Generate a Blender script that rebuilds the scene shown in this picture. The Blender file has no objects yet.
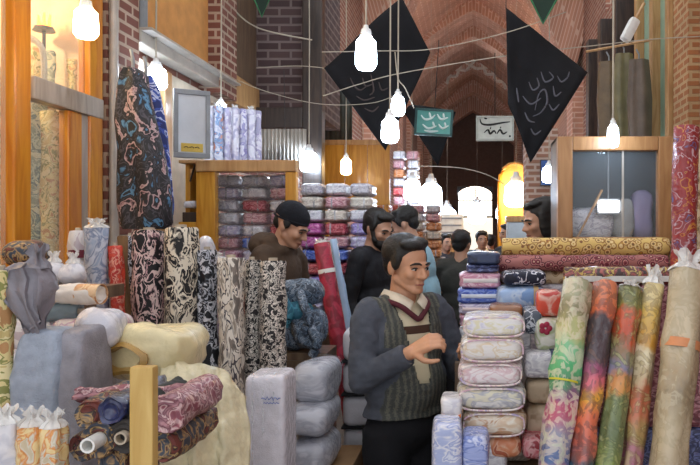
import bpy, bmesh, math, random
from mathutils import Vector, Matrix, noise
C = bpy.context.scene.collection
PI = math.pi
rnd = random.Random(7)
F, VX, VY, EYE = 700.0, 473.0, 232.5, 1.7
def P(px, py, Y):                       # a point of the place that lies at depth Y along the aisle
    return Vector(((px-VX)/F*Y, Y, EYE-(py-VY)/F*Y))
def X(px, Y): return (px-VX)/F*Y
def Z(py, Y): return EYE-(py-VY)/F*Y
def lin(h):
    v = [int(h[i:i+2], 16)/255 for i in (0, 2, 4)]
    return tuple((c/12.92 if c <= .04045 else ((c+.055)/1.055)**2.4) for c in v)+(1,)
# ------------------------------------------------------------------ materials
def newmat(name):
    m = bpy.data.materials.new(name); m.use_nodes = True
    n = m.node_tree.nodes; l = m.node_tree.links
    return m, n, l, n['Principled BSDF']
def coords(n, l, sc=(1,1,1), rand=True, uv=False):
    tc = n.new('ShaderNodeTexCoord'); mp = n.new('ShaderNodeMapping')
    mp.inputs['Scale'].default_value = sc
    l.new(tc.outputs['UV' if uv else 'Object'], mp.inputs['Vector'])
    if rand:
        oi = n.new('ShaderNodeObjectInfo'); mu = n.new('ShaderNodeMath'); mu.operation = 'MULTIPLY'
        mu.inputs[1].default_value = 37.0
        l.new(oi.outputs['Random'], mu.inputs[0]); l.new(mu.outputs[0], mp.inputs['Location'])
    return mp.outputs['Vector']
def bumpit(n, l, b, vec, scale, strength, dist=.01, coat=False, detail=4):
    t = n.new('ShaderNodeTexNoise'); t.inputs['Scale'].default_value = scale*1.5; t.inputs['Detail'].default_value = detail
    l.new(vec, t.inputs['Vector'])
    bp = n.new('ShaderNodeBump'); bp.inputs['Strength'].default_value = strength; bp.inputs['Distance'].default_value = dist
    l.new(t.outputs['Fac'], bp.inputs['Height'])
    l.new(bp.outputs['Normal'], b.inputs['Coat Normal' if coat else 'Normal'])
def plain(name, col, rough=.7, var=.12, scale=12, bump=.25, metal=0, coat=0, sub=0):
    m, n, l, b = newmat(name)
    v = coords(n, l)
    t = n.new('ShaderNodeTexNoise'); t.inputs['Scale'].default_value = scale; t.inputs['Detail'].default_value = 5
    l.new(v, t.inputs['Vector'])
    r = n.new('ShaderNodeValToRGB'); c = lin(col)
    r.color_ramp.elements[0].position = .3; r.color_ramp.elements[1].position = .7
    r.color_ramp.elements[0].color = tuple(x*(1-var) for x in c[:3])+(1,)
    r.color_ramp.elements[1].color = tuple(min(1, x*(1+var)) for x in c[:3])+(1,)
    l.new(t.outputs['Fac'], r.inputs['Fac']); l.new(r.outputs['Color'], b.inputs['Base Color'])
    b.inputs['Roughness'].default_value = rough; b.inputs['Metallic'].default_value = metal
    if coat:
        b.inputs['Coat Weight'].default_value = coat; b.inputs['Coat Roughness'].default_value = .12
        bumpit(n, l, b, v, 26, .9, .02, True)
    if bump: bumpit(n, l, b, v, scale*6, bump, .006)
    return m
def pattern(name, stops, kind='swirl', scale=9, distort=1.2, stretch=(1,1,1), rough=.65, coat=0, hue=0, detail=2.5):
    """Printed cloth: a noise or cell field cut into flat colours.  stops = [(pos, hex), ...]"""
    m, n, l, b = newmat(name)
    v = coords(n, l, stretch)
    if kind == 'swirl':
        t = n.new('ShaderNodeTexNoise'); t.inputs['Scale'].default_value = scale*1.5; t.inputs['Detail'].default_value = detail
        t.inputs['Distortion'].default_value = distort*.6; l.new(v, t.inputs['Vector']); out = t.outputs['Fac']
    else:
        wn = n.new('ShaderNodeTexNoise'); wn.inputs['Scale'].default_value = scale*.9; l.new(v, wn.inputs['Vector'])
        mx = n.new('ShaderNodeVectorMath'); mx.operation = 'MULTIPLY_ADD'
        k = distort/scale*.5; mx.inputs[1].default_value = (k, k, k)
        l.new(wn.outputs['Color'], mx.inputs[0]); l.new(v, mx.inputs[2])
        t = n.new('ShaderNodeTexVoronoi'); t.inputs['Scale'].default_value = scale; l.new(mx.outputs[0], t.inputs['Vector'])
        if kind == 'cell':
            s = n.new('ShaderNodeSeparateColor'); l.new(t.outputs['Color'], s.inputs[0]); out = s.outputs[0]
        else: out = t.outputs['Distance']
    r = n.new('ShaderNodeValToRGB'); r.color_ramp.interpolation = 'LINEAR' if coat else 'CONSTANT'
    e = r.color_ramp.elements
    e[0].position = stops[0][0]; e[0].color = lin(stops[0][1]); e[1].position = stops[1][0]; e[1].color = lin(stops[1][1])
    for p, c in stops[2:]: q = e.new(p); q.color = lin(c)
    l.new(out, r.inputs['Fac']); col = r.outputs['Color']
    if hue:
        oi = n.new('ShaderNodeObjectInfo'); h = n.new('ShaderNodeHueSaturation')
        mr = n.new('ShaderNodeMapRange'); mr.inputs['To Min'].default_value = .5-hue; mr.inputs['To Max'].default_value = .5+hue
        l.new(oi.outputs['Random'], mr.inputs['Value']); l.new(mr.outputs[0], h.inputs['Hue']); l.new(col, h.inputs['Color']); col = h.outputs['Color']
    l.new(col, b.inputs['Base Color']); b.inputs['Roughness'].default_value = rough
    if coat:
        b.inputs['Coat Weight'].default_value = coat; b.inputs['Coat Roughness'].default_value = .1
        bumpit(n, l, b, v, 24, 1.0, .02, True)
    bumpit(n, l, b, v, 40, .25, .006)
    return m
def zbands(name, bands, over=None, oscale=14, coat=.8, warp=.06, L=1.0):
    """cloth printed in broad colour areas along its length (local z, metres), with a figured overprint"""
    m, n, l, b = newmat(name)
    tc = n.new('ShaderNodeTexCoord'); s = n.new('ShaderNodeSeparateXYZ'); l.new(tc.outputs['Object'], s.inputs[0])
    t = n.new('ShaderNodeTexNoise'); t.inputs['Scale'].default_value = 16; t.inputs['Detail'].default_value = 3; l.new(tc.outputs['Object'], t.inputs['Vector'])
    ma = n.new('ShaderNodeMath'); ma.operation = 'MULTIPLY_ADD'; ma.inputs[1].default_value = warp*4; l.new(t.outputs['Fac'], ma.inputs[0])
    sub = n.new('ShaderNodeMath'); sub.operation = 'SUBTRACT'; sub.inputs[1].default_value = warp*2; l.new(s.outputs['Z'], sub.inputs[0]); l.new(sub.outputs[0], ma.inputs[2])
    dv = n.new('ShaderNodeMath'); dv.operation = 'DIVIDE'; dv.inputs[1].default_value = L; l.new(ma.outputs[0], dv.inputs[0])
    r = n.new('ShaderNodeValToRGB'); e = r.color_ramp.elements; r.color_ramp.interpolation = 'EASE'
    e[0].position = bands[0][0]; e[0].color = lin(bands[0][1]); e[1].position = bands[1][0]; e[1].color = lin(bands[1][1])
    for p, c in bands[2:]: q = e.new(p); q.color = lin(c)
    l.new(dv.outputs[0], r.inputs['Fac']); col = r.outputs['Color']
    if over:
        t2 = n.new('ShaderNodeTexNoise'); t2.inputs['Scale'].default_value = oscale; t2.inputs['Detail'].default_value = 2; t2.inputs['Distortion'].default_value = 1.5
        l.new(tc.outputs['Object'], t2.inputs['Vector'])
        for i, c in enumerate(over):
            r2 = n.new('ShaderNodeValToRGB'); r2.color_ramp.interpolation = 'LINEAR'; e2 = r2.color_ramp.elements
            p0 = .38+.1*i; e2[0].color = (0,0,0,1); e2[1].position = p0; e2[1].color = (.5,)*3+(1,); q = e2.new(p0+.05); q.color = (0,0,0,1)
            l.new(t2.outputs['Fac'], r2.inputs['Fac'])
            mx = n.new('ShaderNodeMix'); mx.data_type = 'RGBA'; l.new(r2.outputs['Color'], mx.inputs[0]); l.new(col, mx.inputs[6]); mx.inputs[7].default_value = lin(c); col = mx.outputs[2]
    l.new(col, b.inputs['Base Color']); b.inputs['Roughness'].default_value = .55
    b.inputs['Coat Weight'].default_value = coat; b.inputs['Coat Roughness'].default_value = .1
    bumpit(n, l, b, tc.outputs['Object'], 22, 1.0, .02, True)
    return m
def brick(name, c1, c2, mortar, bw=.22, bh=.065, ms=.012):
    m, n, l, b = newmat(name)
    v = coords(n, l, rand=False, uv=True)
    t = n.new('ShaderNodeTexBrick'); t.inputs['Color1'].default_value = lin(c1); t.inputs['Color2'].default_value = lin(c2); t.inputs['Mortar'].default_value = lin(mortar)
    t.inputs['Scale'].default_value = 1; t.inputs['Brick Width'].default_value = bw; t.inputs['Row Height'].default_value = bh; t.inputs['Mortar Size'].default_value = ms
    t.inputs['Mortar Smooth'].default_value = .3; t.inputs['Bias'].default_value = -.2
    l.new(v, t.inputs['Vector'])
    ns = n.new('ShaderNodeTexNoise'); ns.inputs['Scale'].default_value = 2.5; ns.inputs['Detail'].default_value = 6; l.new(v, ns.inputs['Vector'])
    mr = n.new('ShaderNodeMapRange'); mr.inputs['To Min'].default_value = .6; mr.inputs['To Max'].default_value = 1.35; l.new(ns.outputs['Fac'], mr.inputs['Value'])
    mx = n.new('ShaderNodeMix'); mx.data_type = 'RGBA'; mx.blend_type = 'MULTIPLY'; mx.inputs[0].default_value = 1
    l.new(t.outputs['Color'], mx.inputs[6]); l.new(mr.outputs[0], mx.inputs[7]); l.new(mx.outputs[2], b.inputs['Base Color'])
    bp = n.new('ShaderNodeBump'); bp.inputs['Strength'].default_value = .6; bp.inputs['Distance'].default_value = .01; bp.invert = True
    l.new(t.outputs['Fac'], bp.inputs['Height']); l.new(bp.outputs['Normal'], b.inputs['Normal']); b.inputs['Roughness'].default_value = .9
    return m
def wood(name, c1, c2, rough=.45, sc=(14,14,1.6), coat=.2):
    m, n, l, b = newmat(name)
    v = coords(n, l, sc)
    t = n.new('ShaderNodeTexNoise'); t.inputs['Scale'].default_value = 2; t.inputs['Detail'].default_value = 6; t.inputs['Distortion'].default_value = .8; l.new(v, t.inputs['Vector'])
    r = n.new('ShaderNodeValToRGB'); r.color_ramp.elements[0].color = lin(c1); r.color_ramp.elements[1].color = lin(c2)
    r.color_ramp.elements[0].position = .35; r.color_ramp.elements[1].position = .65
    l.new(t.outputs['Fac'], r.inputs['Fac']); l.new(r.outputs['Color'], b.inputs['Base Color']); b.inputs['Roughness'].default_value = rough
    b.inputs['Coat Weight'].default_value = coat
    return m
def film(name, col, alpha=.5, rough=.25):
    """thin crumpled plastic film"""
    m, n, l, b = newmat(name)
    v = coords(n, l)
    b.inputs['Base Color'].default_value = lin(col); b.inputs['Roughness'].default_value = rough
    t = n.new('ShaderNodeTexNoise'); t.inputs['Scale'].default_value = 14; t.inputs['Detail'].default_value = 5; l.new(v, t.inputs['Vector'])
    mr = n.new('ShaderNodeMapRange'); mr.inputs['From Min'].default_value = .35; mr.inputs['From Max'].default_value = .65
    mr.inputs['To Min'].default_value = max(0, alpha-.25); mr.inputs['To Max'].default_value = min(1, alpha+.25)
    l.new(t.outputs['Fac'], mr.inputs['Value']); l.new(mr.outputs[0], b.inputs['Alpha'])
    b.inputs['Coat Weight'].default_value = .7; b.inputs['Coat Roughness'].default_value = .08
    bumpit(n, l, b, v, 30, 1.0, .02, True)
    bumpit(n, l, b, v, 18, .6, .02)
    return m
def glass(name, tint='dfeeea', alpha=.14):
    m, n, l, b = newmat(name)
    b.inputs['Base Color'].default_value = lin(tint); b.inputs['Roughness'].default_value = .04; b.inputs['Alpha'].default_value = alpha
    v = coords(n, l); bumpit(n, l, b, v, 3, .05, .01)
    b.inputs['Coat Weight'].default_value = .6
    return m
def emit(name, col, s):
    m, n, l, b = newmat(name)
    b.inputs['Base Color'].default_value = lin(col); b.inputs['Emission Color'].default_value = lin(col); b.inputs['Emission Strength'].default_value = s
    return m
# ------------------------------------------------------------------ mesh helpers
def uvbox(bm):
    uv = bm.loops.layers.uv.verify()
    for f in bm.faces:
        a = [abs(c) for c in f.normal]; k = a.index(max(a))
        for lp in f.loops:
            c = lp.vert.co
            lp[uv].uv = (c.y, c.z) if k == 0 else ((c.x, c.z) if k == 1 else (c.x, c.y))
def mesh(name, bm, smooth=False, uv=False):
    bmesh.ops.recalc_face_normals(bm, faces=bm.faces)
    if uv: bm.normal_update(); uvbox(bm)
    me = bpy.data.meshes.new(name); bm.to_mesh(me); bm.free()
    if smooth:
        me.polygons.foreach_set('use_smooth', [True]*len(me.polygons))
        try: me.set_sharp_from_angle(angle=math.radians(50))
        except Exception: pass
    return me
def obj(name, bm, mat, parent=None, loc=None, smooth=False, uv=False):
    me = bm if isinstance(bm, bpy.types.Mesh) else mesh(name, bm, smooth, uv)
    o = bpy.data.objects.new(name, me); C.objects.link(o)
    mats = mat if isinstance(mat, (list, tuple)) else [mat]
    if len(me.materials) == 0:
        for q in mats: me.materials.append(q)
    if parent: o.parent = parent
    if loc is not None: o.location = loc
    return o
def tag(o, label, cat, group=None):
    o['label'] = label; o['category'] = cat
    if group: o['group'] = group
    return o
def thing(name, label, cat, loc=(0,0,0), rot=(0,0,0), group=None):
    o = bpy.data.objects.new(name, None); C.objects.link(o); o.empty_display_size = .05
    o.location = loc; o.rotation_euler = rot
    return tag(o, label, cat, group)
def struct(name, bm, mat, smooth=False, uv=True):
    o = obj(name, bm, mat, None, None, smooth, uv); o['kind'] = 'structure'; return o
def BM(): return bmesh.new()
def box(bm, x0, x1, y0, y1, z0, z1, bev=0):
    r = bmesh.ops.create_cube(bm, size=1)
    vs = r['verts']
    for v in vs: v.co = Vector(((x0+x1)/2+v.co.x*(x1-x0), (y0+y1)/2+v.co.y*(y1-y0), (z0+z1)/2+v.co.z*(z1-z0)))
    if bev:
        es = list({e for v in vs for e in v.link_edges})
        bmesh.ops.bevel(bm, geom=es, offset=bev, segments=2, profile=.6, affect='EDGES')
    return bm
def ball(bm, c, r, rot=None, sub=3):
    if not hasattr(r, '__len__'): r = (r, r, r)
    M = Matrix.Translation(Vector(c)) @ (rot.to_matrix().to_4x4() if rot else Matrix()) @ Matrix.Diagonal((*r, 1))
    bmesh.ops.create_icosphere(bm, subdivisions=sub, radius=1, matrix=M); return bm
def cone(bm, a, b, ra, rb, seg=16, caps=True):
    a = Vector(a); b = Vector(b); d = b-a
    M = Matrix.Translation((a+b)/2) @ d.to_track_quat('Z', 'Y').to_matrix().to_4x4()
    bmesh.ops.create_cone(bm, cap_ends=caps, segments=seg, radius1=ra, radius2=rb, depth=d.length, matrix=M); return bm
def cap(bm, a, b, ra, rb, sub=2):
    ball(bm, a, ra, sub=sub); ball(bm, b, rb, sub=sub); return cone(bm, a, b, ra, rb, 14)
def tube(bm, pts, r, seg=6):
    pts = [Vector(p) for p in pts]; rings = []
    for i, p in enumerate(pts):
        d = (pts[min(i+1, len(pts)-1)]-pts[max(i-1, 0)]).normalized()
        u = d.cross(Vector((0,0,1)) if abs(d.z) < .9 else Vector((1,0,0))).normalized(); w = d.cross(u)
        rr = r[i] if hasattr(r, '__len__') else r
        rings.append([bm.verts.new(p+(u*math.cos(2*PI*k/seg)+w*math.sin(2*PI*k/seg))*rr) for k in range(seg)])
    for a, b in zip(rings, rings[1:]):
        for k in range(seg): bm.faces.new((a[k], a[(k+1)%seg], b[(k+1)%seg], b[k]))
    bm.faces.new(rings[0]); bm.faces.new(rings[-1]); return bm
def spline(pts, n=8):
    pts = [Vector(p) for p in pts]; out = []
    for i in range(len(pts)-1):
        p0 = pts[max(i-1, 0)]; p1 = pts[i]; p2 = pts[i+1]; p3 = pts[min(i+2, len(pts)-1)]
        for k in range(n):
            t = k/n
            out.append(.5*((2*p1)+(p2-p0)*t+(2*p0-5*p1+4*p2-p3)*t*t+(3*p1-p0-3*p2+p3)*t**3))
    return out+[pts[-1]]
def prof(bm, rows, closed=True, caps=True):
    rings = [[bm.verts.new(p) for p in r] for r in rows]
    n = len(rings[0])
    for a, b in zip(rings, rings[1:]):
        for k in range(n if closed else n-1): bm.faces.new((a[k], a[(k+1)%n], b[(k+1)%n], b[k]))
    if caps and closed: bm.faces.new(rings[0]); bm.faces.new(rings[-1])
    return bm
def nz(p, s, seed=0): return noise.noise(Vector(p)*s+Vector((seed*3.1, seed*1.7, seed*.9)))
def bundle_bm(w, d, h, seed=0, e1=.45, e2=.35, folds=0, fd=.05, wr=.012, nu=20, nv=40):
    """a soft folded or bagged pack; base at z = 0, width x, depth y"""
    bm = BM(); rows = []
    sg = lambda v, e: math.copysign(abs(v)**e, v)
    for i in range(1, nu):
        th = -PI/2+PI*i/nu; cz = sg(math.sin(th), e1); cr = abs(math.cos(th))**e1
        row = []
        for j in range(nv):
            ph = 2*PI*j/nv
            q = Vector((sg(math.cos(ph), e2)*cr, sg(math.sin(ph), e2)*cr, cz))
            k = 1.0
            if folds: k -= fd*abs(math.sin(PI*folds*(q.z*.5+.5)))**.5*0+fd*(1-abs(math.sin(PI*folds*(q.z*.5+.5)))**.4)
            p = Vector((q.x*w/2*k, q.y*d/2*k, q.z*h/2))
            a = nz(p, 9, seed)*wr+nz(p, 28, seed)*wr*.35
            p += Vector((q.x, q.y, q.z*.8)).normalized()*a
            p.z = max(p.z, -h/2)
            row.append(p+Vector((0, 0, h/2)))
        rows.append(row)
    return prof(bm, rows)
def roll_bm(r, L, seed=0, wr=.004, seg=26, nl=22, flat=1.0, hole=.35, taper=0):
    """a bolt of cloth wound along local z with a rolled end; base at z = 0"""
    bm = BM(); rows = []
    def ring(z, rr, w=wr):
        out = []
        for k in range(seg):
            a = 2*PI*k/seg; c, s = math.cos(a), math.sin(a)
            q = rr*(1+.05*(k/seg)) + (nz((c*.12, s*.12, z), 11, seed)*w*2+nz((c*.1, s*.1, z*2.5), 22, seed)*w if w else 0)
            out.append(Vector((c*q, s*q*flat, z)))
        return out
    rows.append(ring(.012, r*hole, 0)); rows.append(ring(0, r*.9))
    for i in range(nl+1):
        t = i/nl; rows.append(ring(.006+(L-.012)*t, r*(1-taper*t)))
    r2 = r*(1-taper)
    rows.append(ring(L, r2*.93)); rows.append(ring(L-.004, r2*.75, wr*.3)); rows.append(ring(L, r2*.6, wr*.3)); rows.append(ring(L-.008, r2*hole, 0))
    return prof(bm, rows)
def core_bm(r, L, seg=14, drop=.05):
    bm = BM(); t = r*.72
    R = lambda q, z: [Vector((q*math.cos(2*PI*k/seg), q*math.sin(2*PI*k/seg), z)) for k in range(seg)]
    return prof(bm, [R(r, L-drop), R(r, L+.012), R(t, L+.012), R(t, L-drop*.8)])
def tuft_bm(r, h, seed=0, seg=30):
    """gathered end of a plastic sleeve"""
    bm = BM(); rows = []
    for i, (q, z) in enumerate(((1.02, -.03), (1.03, 0), (.8, .25), (.45, .5), (.5, .75), (.75, 1.0))):
        row = []
        for k in range(seg):
            a = 2*PI*k/seg; f = 1+(.22*math.sin(a*7+seed)+.12*math.sin(a*11+seed*2))*min(1, i*.4)
            row.append(Vector((r*q*f*math.cos(a), r*q*f*math.sin(a), h*z*(1+.25*math.sin(a*5+seed)*(i > 3)))))
        rows.append(row)
    return prof(bm, rows, caps=False)
def band_bm(r, z, w, seg=26, flat=1.0):
    bm = BM(); R = lambda q, zz: [Vector((q*math.cos(2*PI*k/seg), q*math.sin(2*PI*k/seg)*flat, zz)) for k in range(seg)]
    return prof(bm, [R(r*.95, z-w/2), R(r, z-w/2), R(r, z+w/2), R(r*.95, z+w/2)], caps=False)
def aim(o, a, b):
    d = Vector(b)-Vector(a); o.location = a; o.rotation_mode = 'XYZ'; o.rotation_euler = d.to_track_quat('Z', 'Y').to_euler(); return d.length
def strap_bm(w, d, h, x, sw=.02, e=.45, k=1.03, nv=36):
    bm = BM(); sg = lambda v, q: math.copysign(abs(v)**q, v); rows = []
    for xx in (x-sw/2, x+sw/2):
        rows.append([Vector((xx, sg(math.cos(2*PI*j/nv), e)*d/2*k, sg(math.sin(2*PI*j/nv), e)*h/2*k+h/2)) for j in range(nv)])
    return prof(bm, rows, caps=False)
def strapy_bm(w, d, h, y, sw=.02, e=.45, k=1.03, nv=36):
    bm = strap_bm(d, w, h, y, sw, e, k, nv)
    for v in bm.verts: v.co = Vector((v.co.y, v.co.x, v.co.z))
    return bm
def solid(o, t, off=0):
    m = o.modifiers.new('thickness', 'SOLIDIFY'); m.thickness = t; m.offset = off; return o
ORD = ['first','second','third','fourth','fifth','sixth','seventh','eighth','ninth','tenth','eleventh','twelfth','thirteenth','fourteenth','fifteenth']
# ------------------------------------------------------------------ palette
W_or = wood('orange_varnish', 'c87414', 'e0982c', .3, coat=.6)
W_tan = wood('tan_wood', 'a87a4a', 'c49a66')
W_honey = wood('honey_wood', 'b87818', 'd29a34', .4)
W_dark = wood('dark_wood', '2a211d', '43352c')
W_mid = wood('brown_panel', '5a4636', '76604a')
W_stake = wood('raw_wood', 'b99248', 'cfae68', .6)
B_red = brick('red_brick', '8a5646', 'a06a54', 'ae9684')
B_pier = brick('pier_brick', '74463a', '8a5646', 'b09884', .15, .06, .011)
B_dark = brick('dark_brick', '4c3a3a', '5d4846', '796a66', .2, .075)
B_vault = brick('vault_brick', 'b8826a', '9a6a56', 'd0aa94', .3, .085, .016)
B_rib = brick('rib_brick', 'cc9880', 'b48068', 'dcbaa4', .3, .085, .014)
M_floor = plain('worn_paving', '6a6058', .8)
M_plaster = plain('warm_plaster', 'e2cfae', .85)
M_grey = plain('grey_metal', '8a8d90', .45, metal=.4)
M_steel = plain('pale_metal', 'b9b2a8', .4, metal=.3)
M_black = plain('black_cloth', '0d0d12', .9, var=.3)
M_cable = plain('pale_cable', 'b4aa98', .6)
M_dcable = plain('dark_cable', '3a3838', .6)
M_white = plain('white_enamel', 'e6e6e2', .4)
M_card = plain('cardboard', '8a6844', .85)
M_core = plain('core_card', 'b8aa96', .8)
M_glass = glass('shop_glass')
M_cool = emit('cool_lamp', 'd4e8ff', 26)
M_warm = emit('warm_lamp', 'ffd79a', 18)
M_film = film('clear_film', 'eef0f4', .35)
M_wfilm = film('milky_film', 'e8e6e2', .75)

# ------------------------------------------------------------------ the setting
struct('floor', box(BM(), -3.6, 3.2, -.6, 30, -.1, 0), M_floor)
struct('wall_left', box(BM(), -2.25, -2.0, 3.95, 9.5, 0, 4.6), B_red)
struct('wall_right', box(BM(), 1.75, 2.0, -.6, 9.5, 0, 4.6), B_red)
struct('wall_passage', box(box(BM(), -2.25, -1.8, 9.5, 28, 0, 5.8), 1.8, 2.25, 9.5, 28, 0, 5.8), B_red)
# the shop behind the glass on the left
bm = BM(); box(bm, -3.5, -3.4, .2, 4.0, 0, 3.4); box(bm, -3.4, -1.94, 3.48, 3.55, 0, 3.4); box(bm, -3.4, -2.02, .2, .3, 0, 3.4)
struct('wall_shop', bm, M_plaster)
struct('ceiling_shop', box(BM(), -3.5, -2.02, .2, 4.0, 3.4, 3.5), M_plaster)
struct('trim_1', box(BM(), -2.25, -1.86, 3.56, 3.9, 0, 4.3), B_pier)                 # brick pier beside the shop front
struct('trim_17', box(BM(), -2.0, -1.95, 3.95, 5.4, 0, 2.72), plain('pale_boarding', 'cfc0a8', .8))
struct('trim_18', box(BM(), -1.95, -1.89, 4.3, 4.4, 0, 2.7, .006), W_tan)
struct('trim_2', box(BM(), -2.1, -1.84, 5.1, 5.45, 2.72, 4.6), B_pier)              # brick pilaster above the canopy
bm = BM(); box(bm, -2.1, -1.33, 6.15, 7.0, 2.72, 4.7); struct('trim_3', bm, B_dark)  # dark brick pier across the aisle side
bm = BM(); box(bm, -1.47, -1.3, 6.02, 6.16, 0, 4.7, .01); box(bm, -2.0, -1.47, 6.03, 6.15, 2.6, 2.78, .01); struct('trim_4', bm, W_dark)
bm = BM(); box(bm, -2.05, -1.93, 3.9, 5.1, 2.82, 4.5); struct('trim_5', bm, plain('ochre_plaster', 'c98e4e', .85))
bm = BM(); pts = [(-1.88, 3.98+.0*k, 2.8+.1*k) for k in range(9)]+[(-1.88, 4.0+.06*k, 3.6+.25*k**.6) for k in range(1, 8)]
tube(bm, pts, .03, 8); struct('trim_6', bm, M_grey)
bm = BM(); box(bm, -2.0, -1.9, 5.46, 6.14, 2.95, 4.6); struct('trim_7', bm, W_mid)
bm = BM(); box(bm, -2.0, -1.87, 5.46, 6.14, 2.72, 2.95, .01); struct('trim_8', bm, W_tan)
# vault: pointed brick barrel with deep ribs
def arch(hw, zs, za, n=16):
    """pointed arch from (-hw, zs) over (0, za) to (hw, zs)"""
    rise = za-zs; R = (hw*hw+rise*rise)/(2*hw) if rise > hw else None
    pts = []
    for i in range(n+1):
        t = i/n
        x = -hw+hw*t; z = zs+rise*(math.sin(t*PI/2)*.4+.6*t)
        pts.append((x, z))
    return pts+[(-x, z) for x, z in reversed(pts[:-1])]
def vault(name, y0, y1, outer, inner, mat, ny=1):
    bm = BM(); uv = bm.loops.layers.uv.verify(); n = len(outer)
    s = [0]
    for a, b in zip(inner, inner[1:]): s.append(s[-1]+math.dist(a, b))
    vi = [[bm.verts.new((x, y, z)) for x, z in inner] for y in (y0, y1)]
    vo = [[bm.verts.new((x, y, z)) for x, z in outer] for y in (y0, y1)]
    def q(vs, uvs):
        f = bm.faces.new(vs)
        for lp, c in zip(f.loops, uvs): lp[uv].uv = c
    for i in range(n-1):
        q((vi[0][i], vi[0][i+1], vi[1][i+1], vi[1][i]), ((s[i], y0), (s[i+1], y0), (s[i+1], y1), (s[i], y1)))
        q((vo[0][i], vo[1][i], vo[1][i+1], vo[0][i+1]), ((s[i], y0), (s[i], y1), (s[i+1], y1), (s[i+1], y0)))
        q((vi[0][i], vo[0][i], vo[0][i+1], vi[0][i+1]), ((0, s[i]), (.3, s[i]), (.3, s[i+1]), (0, s[i+1])))
        q((vi[1][i], vi[1][i+1], vo[1][i+1], vo[1][i]), ((0, s[i]), (0, s[i+1]), (.3, s[i+1]), (.3, s[i])))
    me = bpy.data.meshes.new(name); bm.to_mesh(me); bm.free()
    o = obj(name, me, mat); o['kind'] = 'structure'; return o
vault('ceiling', 9.5, 28, arch(2.1, 5.4, 7.6), arch(1.8, 5.7, 7.3), B_vault)
for y0, y1, hw, zs, za in ((11.4, 12.1, 1.62, 4.2, 7.12), (16.7, 17.4, 1.74, 5.75, 7.0), (18.9, 19.6, 1.7, 5.75, 7.0), (22.6, 23.3, 1.66, 5.75, 7.0), (25.6, 26.2, 1.62, 5.7, 6.85), (26.9, 27.5, 1.6, 5.1, 6.4)):
    vault('trim_9', y0, y1, arch(1.95, 5.4, 7.48), arch(hw, zs, za), B_rib)
    b = BM(); box(b, -1.8, -hw, y0, y1, 0, zs+.05); box(b, hw, 1.8, y0, y1, 0, zs+.05); struct('trim_10', b, B_rib)
# white lattice of stars painted on the last rib but one
bm = BM(); R = arch(1.66, 5.75, 7.0)
for i in range(8, 25, 3):
    (x0, z0), (x1, z1) = R[i], R[min(i+3, 32)]
    d = Vector((x1-x0, 0, z1-z0)).normalized(); nn = Vector((-d.z, 0, d.x))
    a, b = Vector((x0, 22.57, z0)), Vector((x1, 22.57, z1))
    tube(bm, [a+nn*.03, b+nn*.3], .05, 5); tube(bm, [a+nn*.3, b+nn*.03], .05, 5)
struct('trim_11', bm, plain('white_plaster', 'e2d6c6', .8))
# end wall with an arched lit window over a passage
zt = 6.95
bm = BM(); uvl = bm.loops.layers.uv.verify()
box(bm, -1.8, -.62, 27.6, 27.9, 0, 7.1); box(bm, .78, 1.8, 27.6, 27.9, 0, 7.1); box(bm, -.62, .78, 27.6, 27.9, 3.52, 7.1)
struct('wall_end', bm, plain('dark_brown_plaster', '6a564c', .9))  # even dark brown wall colour
bm = BM(); box(bm, -.62, .78, 27.75, 27.85, 2.3, 3.52); wn = struct('window_1', bm, emit('daylight_window', 'fff0dc', 5))
bm = BM()
for x in (-.62, .08, .74): box(bm, x, x+.05, 27.66, 27.76, 2.3, 3.5)
box(bm, -.62, .78, 27.66, 27.76, 2.28, 2.36); box(bm, -.62, .78, 27.66, 27.76, 2.95, 3.0)
for s in (-1, 1):                                        # spandrels that round the head of the window
    c = .08
    pts = [Vector((c+s*.7, 27.7, 3.53)), Vector((c+s*.7, 27.7, 3.1))]+[Vector((c+s*.7*math.cos(t*PI/2/6), 27.7, 3.1+.42*math.sin(t*PI/2/6))) for t in range(1, 7)]
    vs = [bm.verts.new(p) for p in pts]; f = bm.faces.new(vs)
    r = bmesh.ops.extrude_face_region(bm, geom=[f])
    for v in r['geom']:
        if isinstance(v, bmesh.types.BMVert): v.co.y += .04
obj('window_bars', bm, W_dark, wn)
bm = BM(); box(bm, -.62, .78, 27.8, 27.85, 0, 2.28); struct('door_1', bm, emit('bright_opening', 'f4ecdc', .8))  # panel glows evenly where the passage ends
# right wall details above the stalls
struct('trim_12', box(BM(), 1.66, 1.76, 5.4, 5.8, 0, 4.3), brick('orange_lit_brick', 'a0643c', 'b07448', 'b8966c', .16, .06, .014))  # orange light on the pier put into the brick colours
bm = BM(); box(bm, 1.7, 1.75, 5.8, 7.0, 2.2, 4.3); struct('trim_13', bm, plain('sea_green_paint', '8fb09a', .4))
bm = BM()
for y in (5.82, 6.35, 6.95): box(bm, 1.62, 1.74, y, y+.1, 0, 4.3, .01)
box(bm, 1.63, 1.74, 5.9, 7.0, 2.35, 2.5, .01); struct('trim_14', bm, W_tan)
bm = BM()
for y in (7.6, 8.5, 9.4): box(bm, 1.55, 1.76, y, y+.22, 0, 4.3, .01)
struct('trim_15', bm, W_dark)
# left wall: canopy rail that runs above the stalls
t = thing('canopy', 'grey metal canopy rail above the hanging cloth and picture', 'canopy', (-1.95, 3.9, 2.74))
bm = BM(); box(bm, 0, .1, 0, 1.5, .02, .09, .008); obj('rail', bm, M_steel, t)
bm = BM(); box(bm, -.05, .16, 0, 1.5, .09, .105); obj('sheet', bm, M_steel, t)

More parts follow.
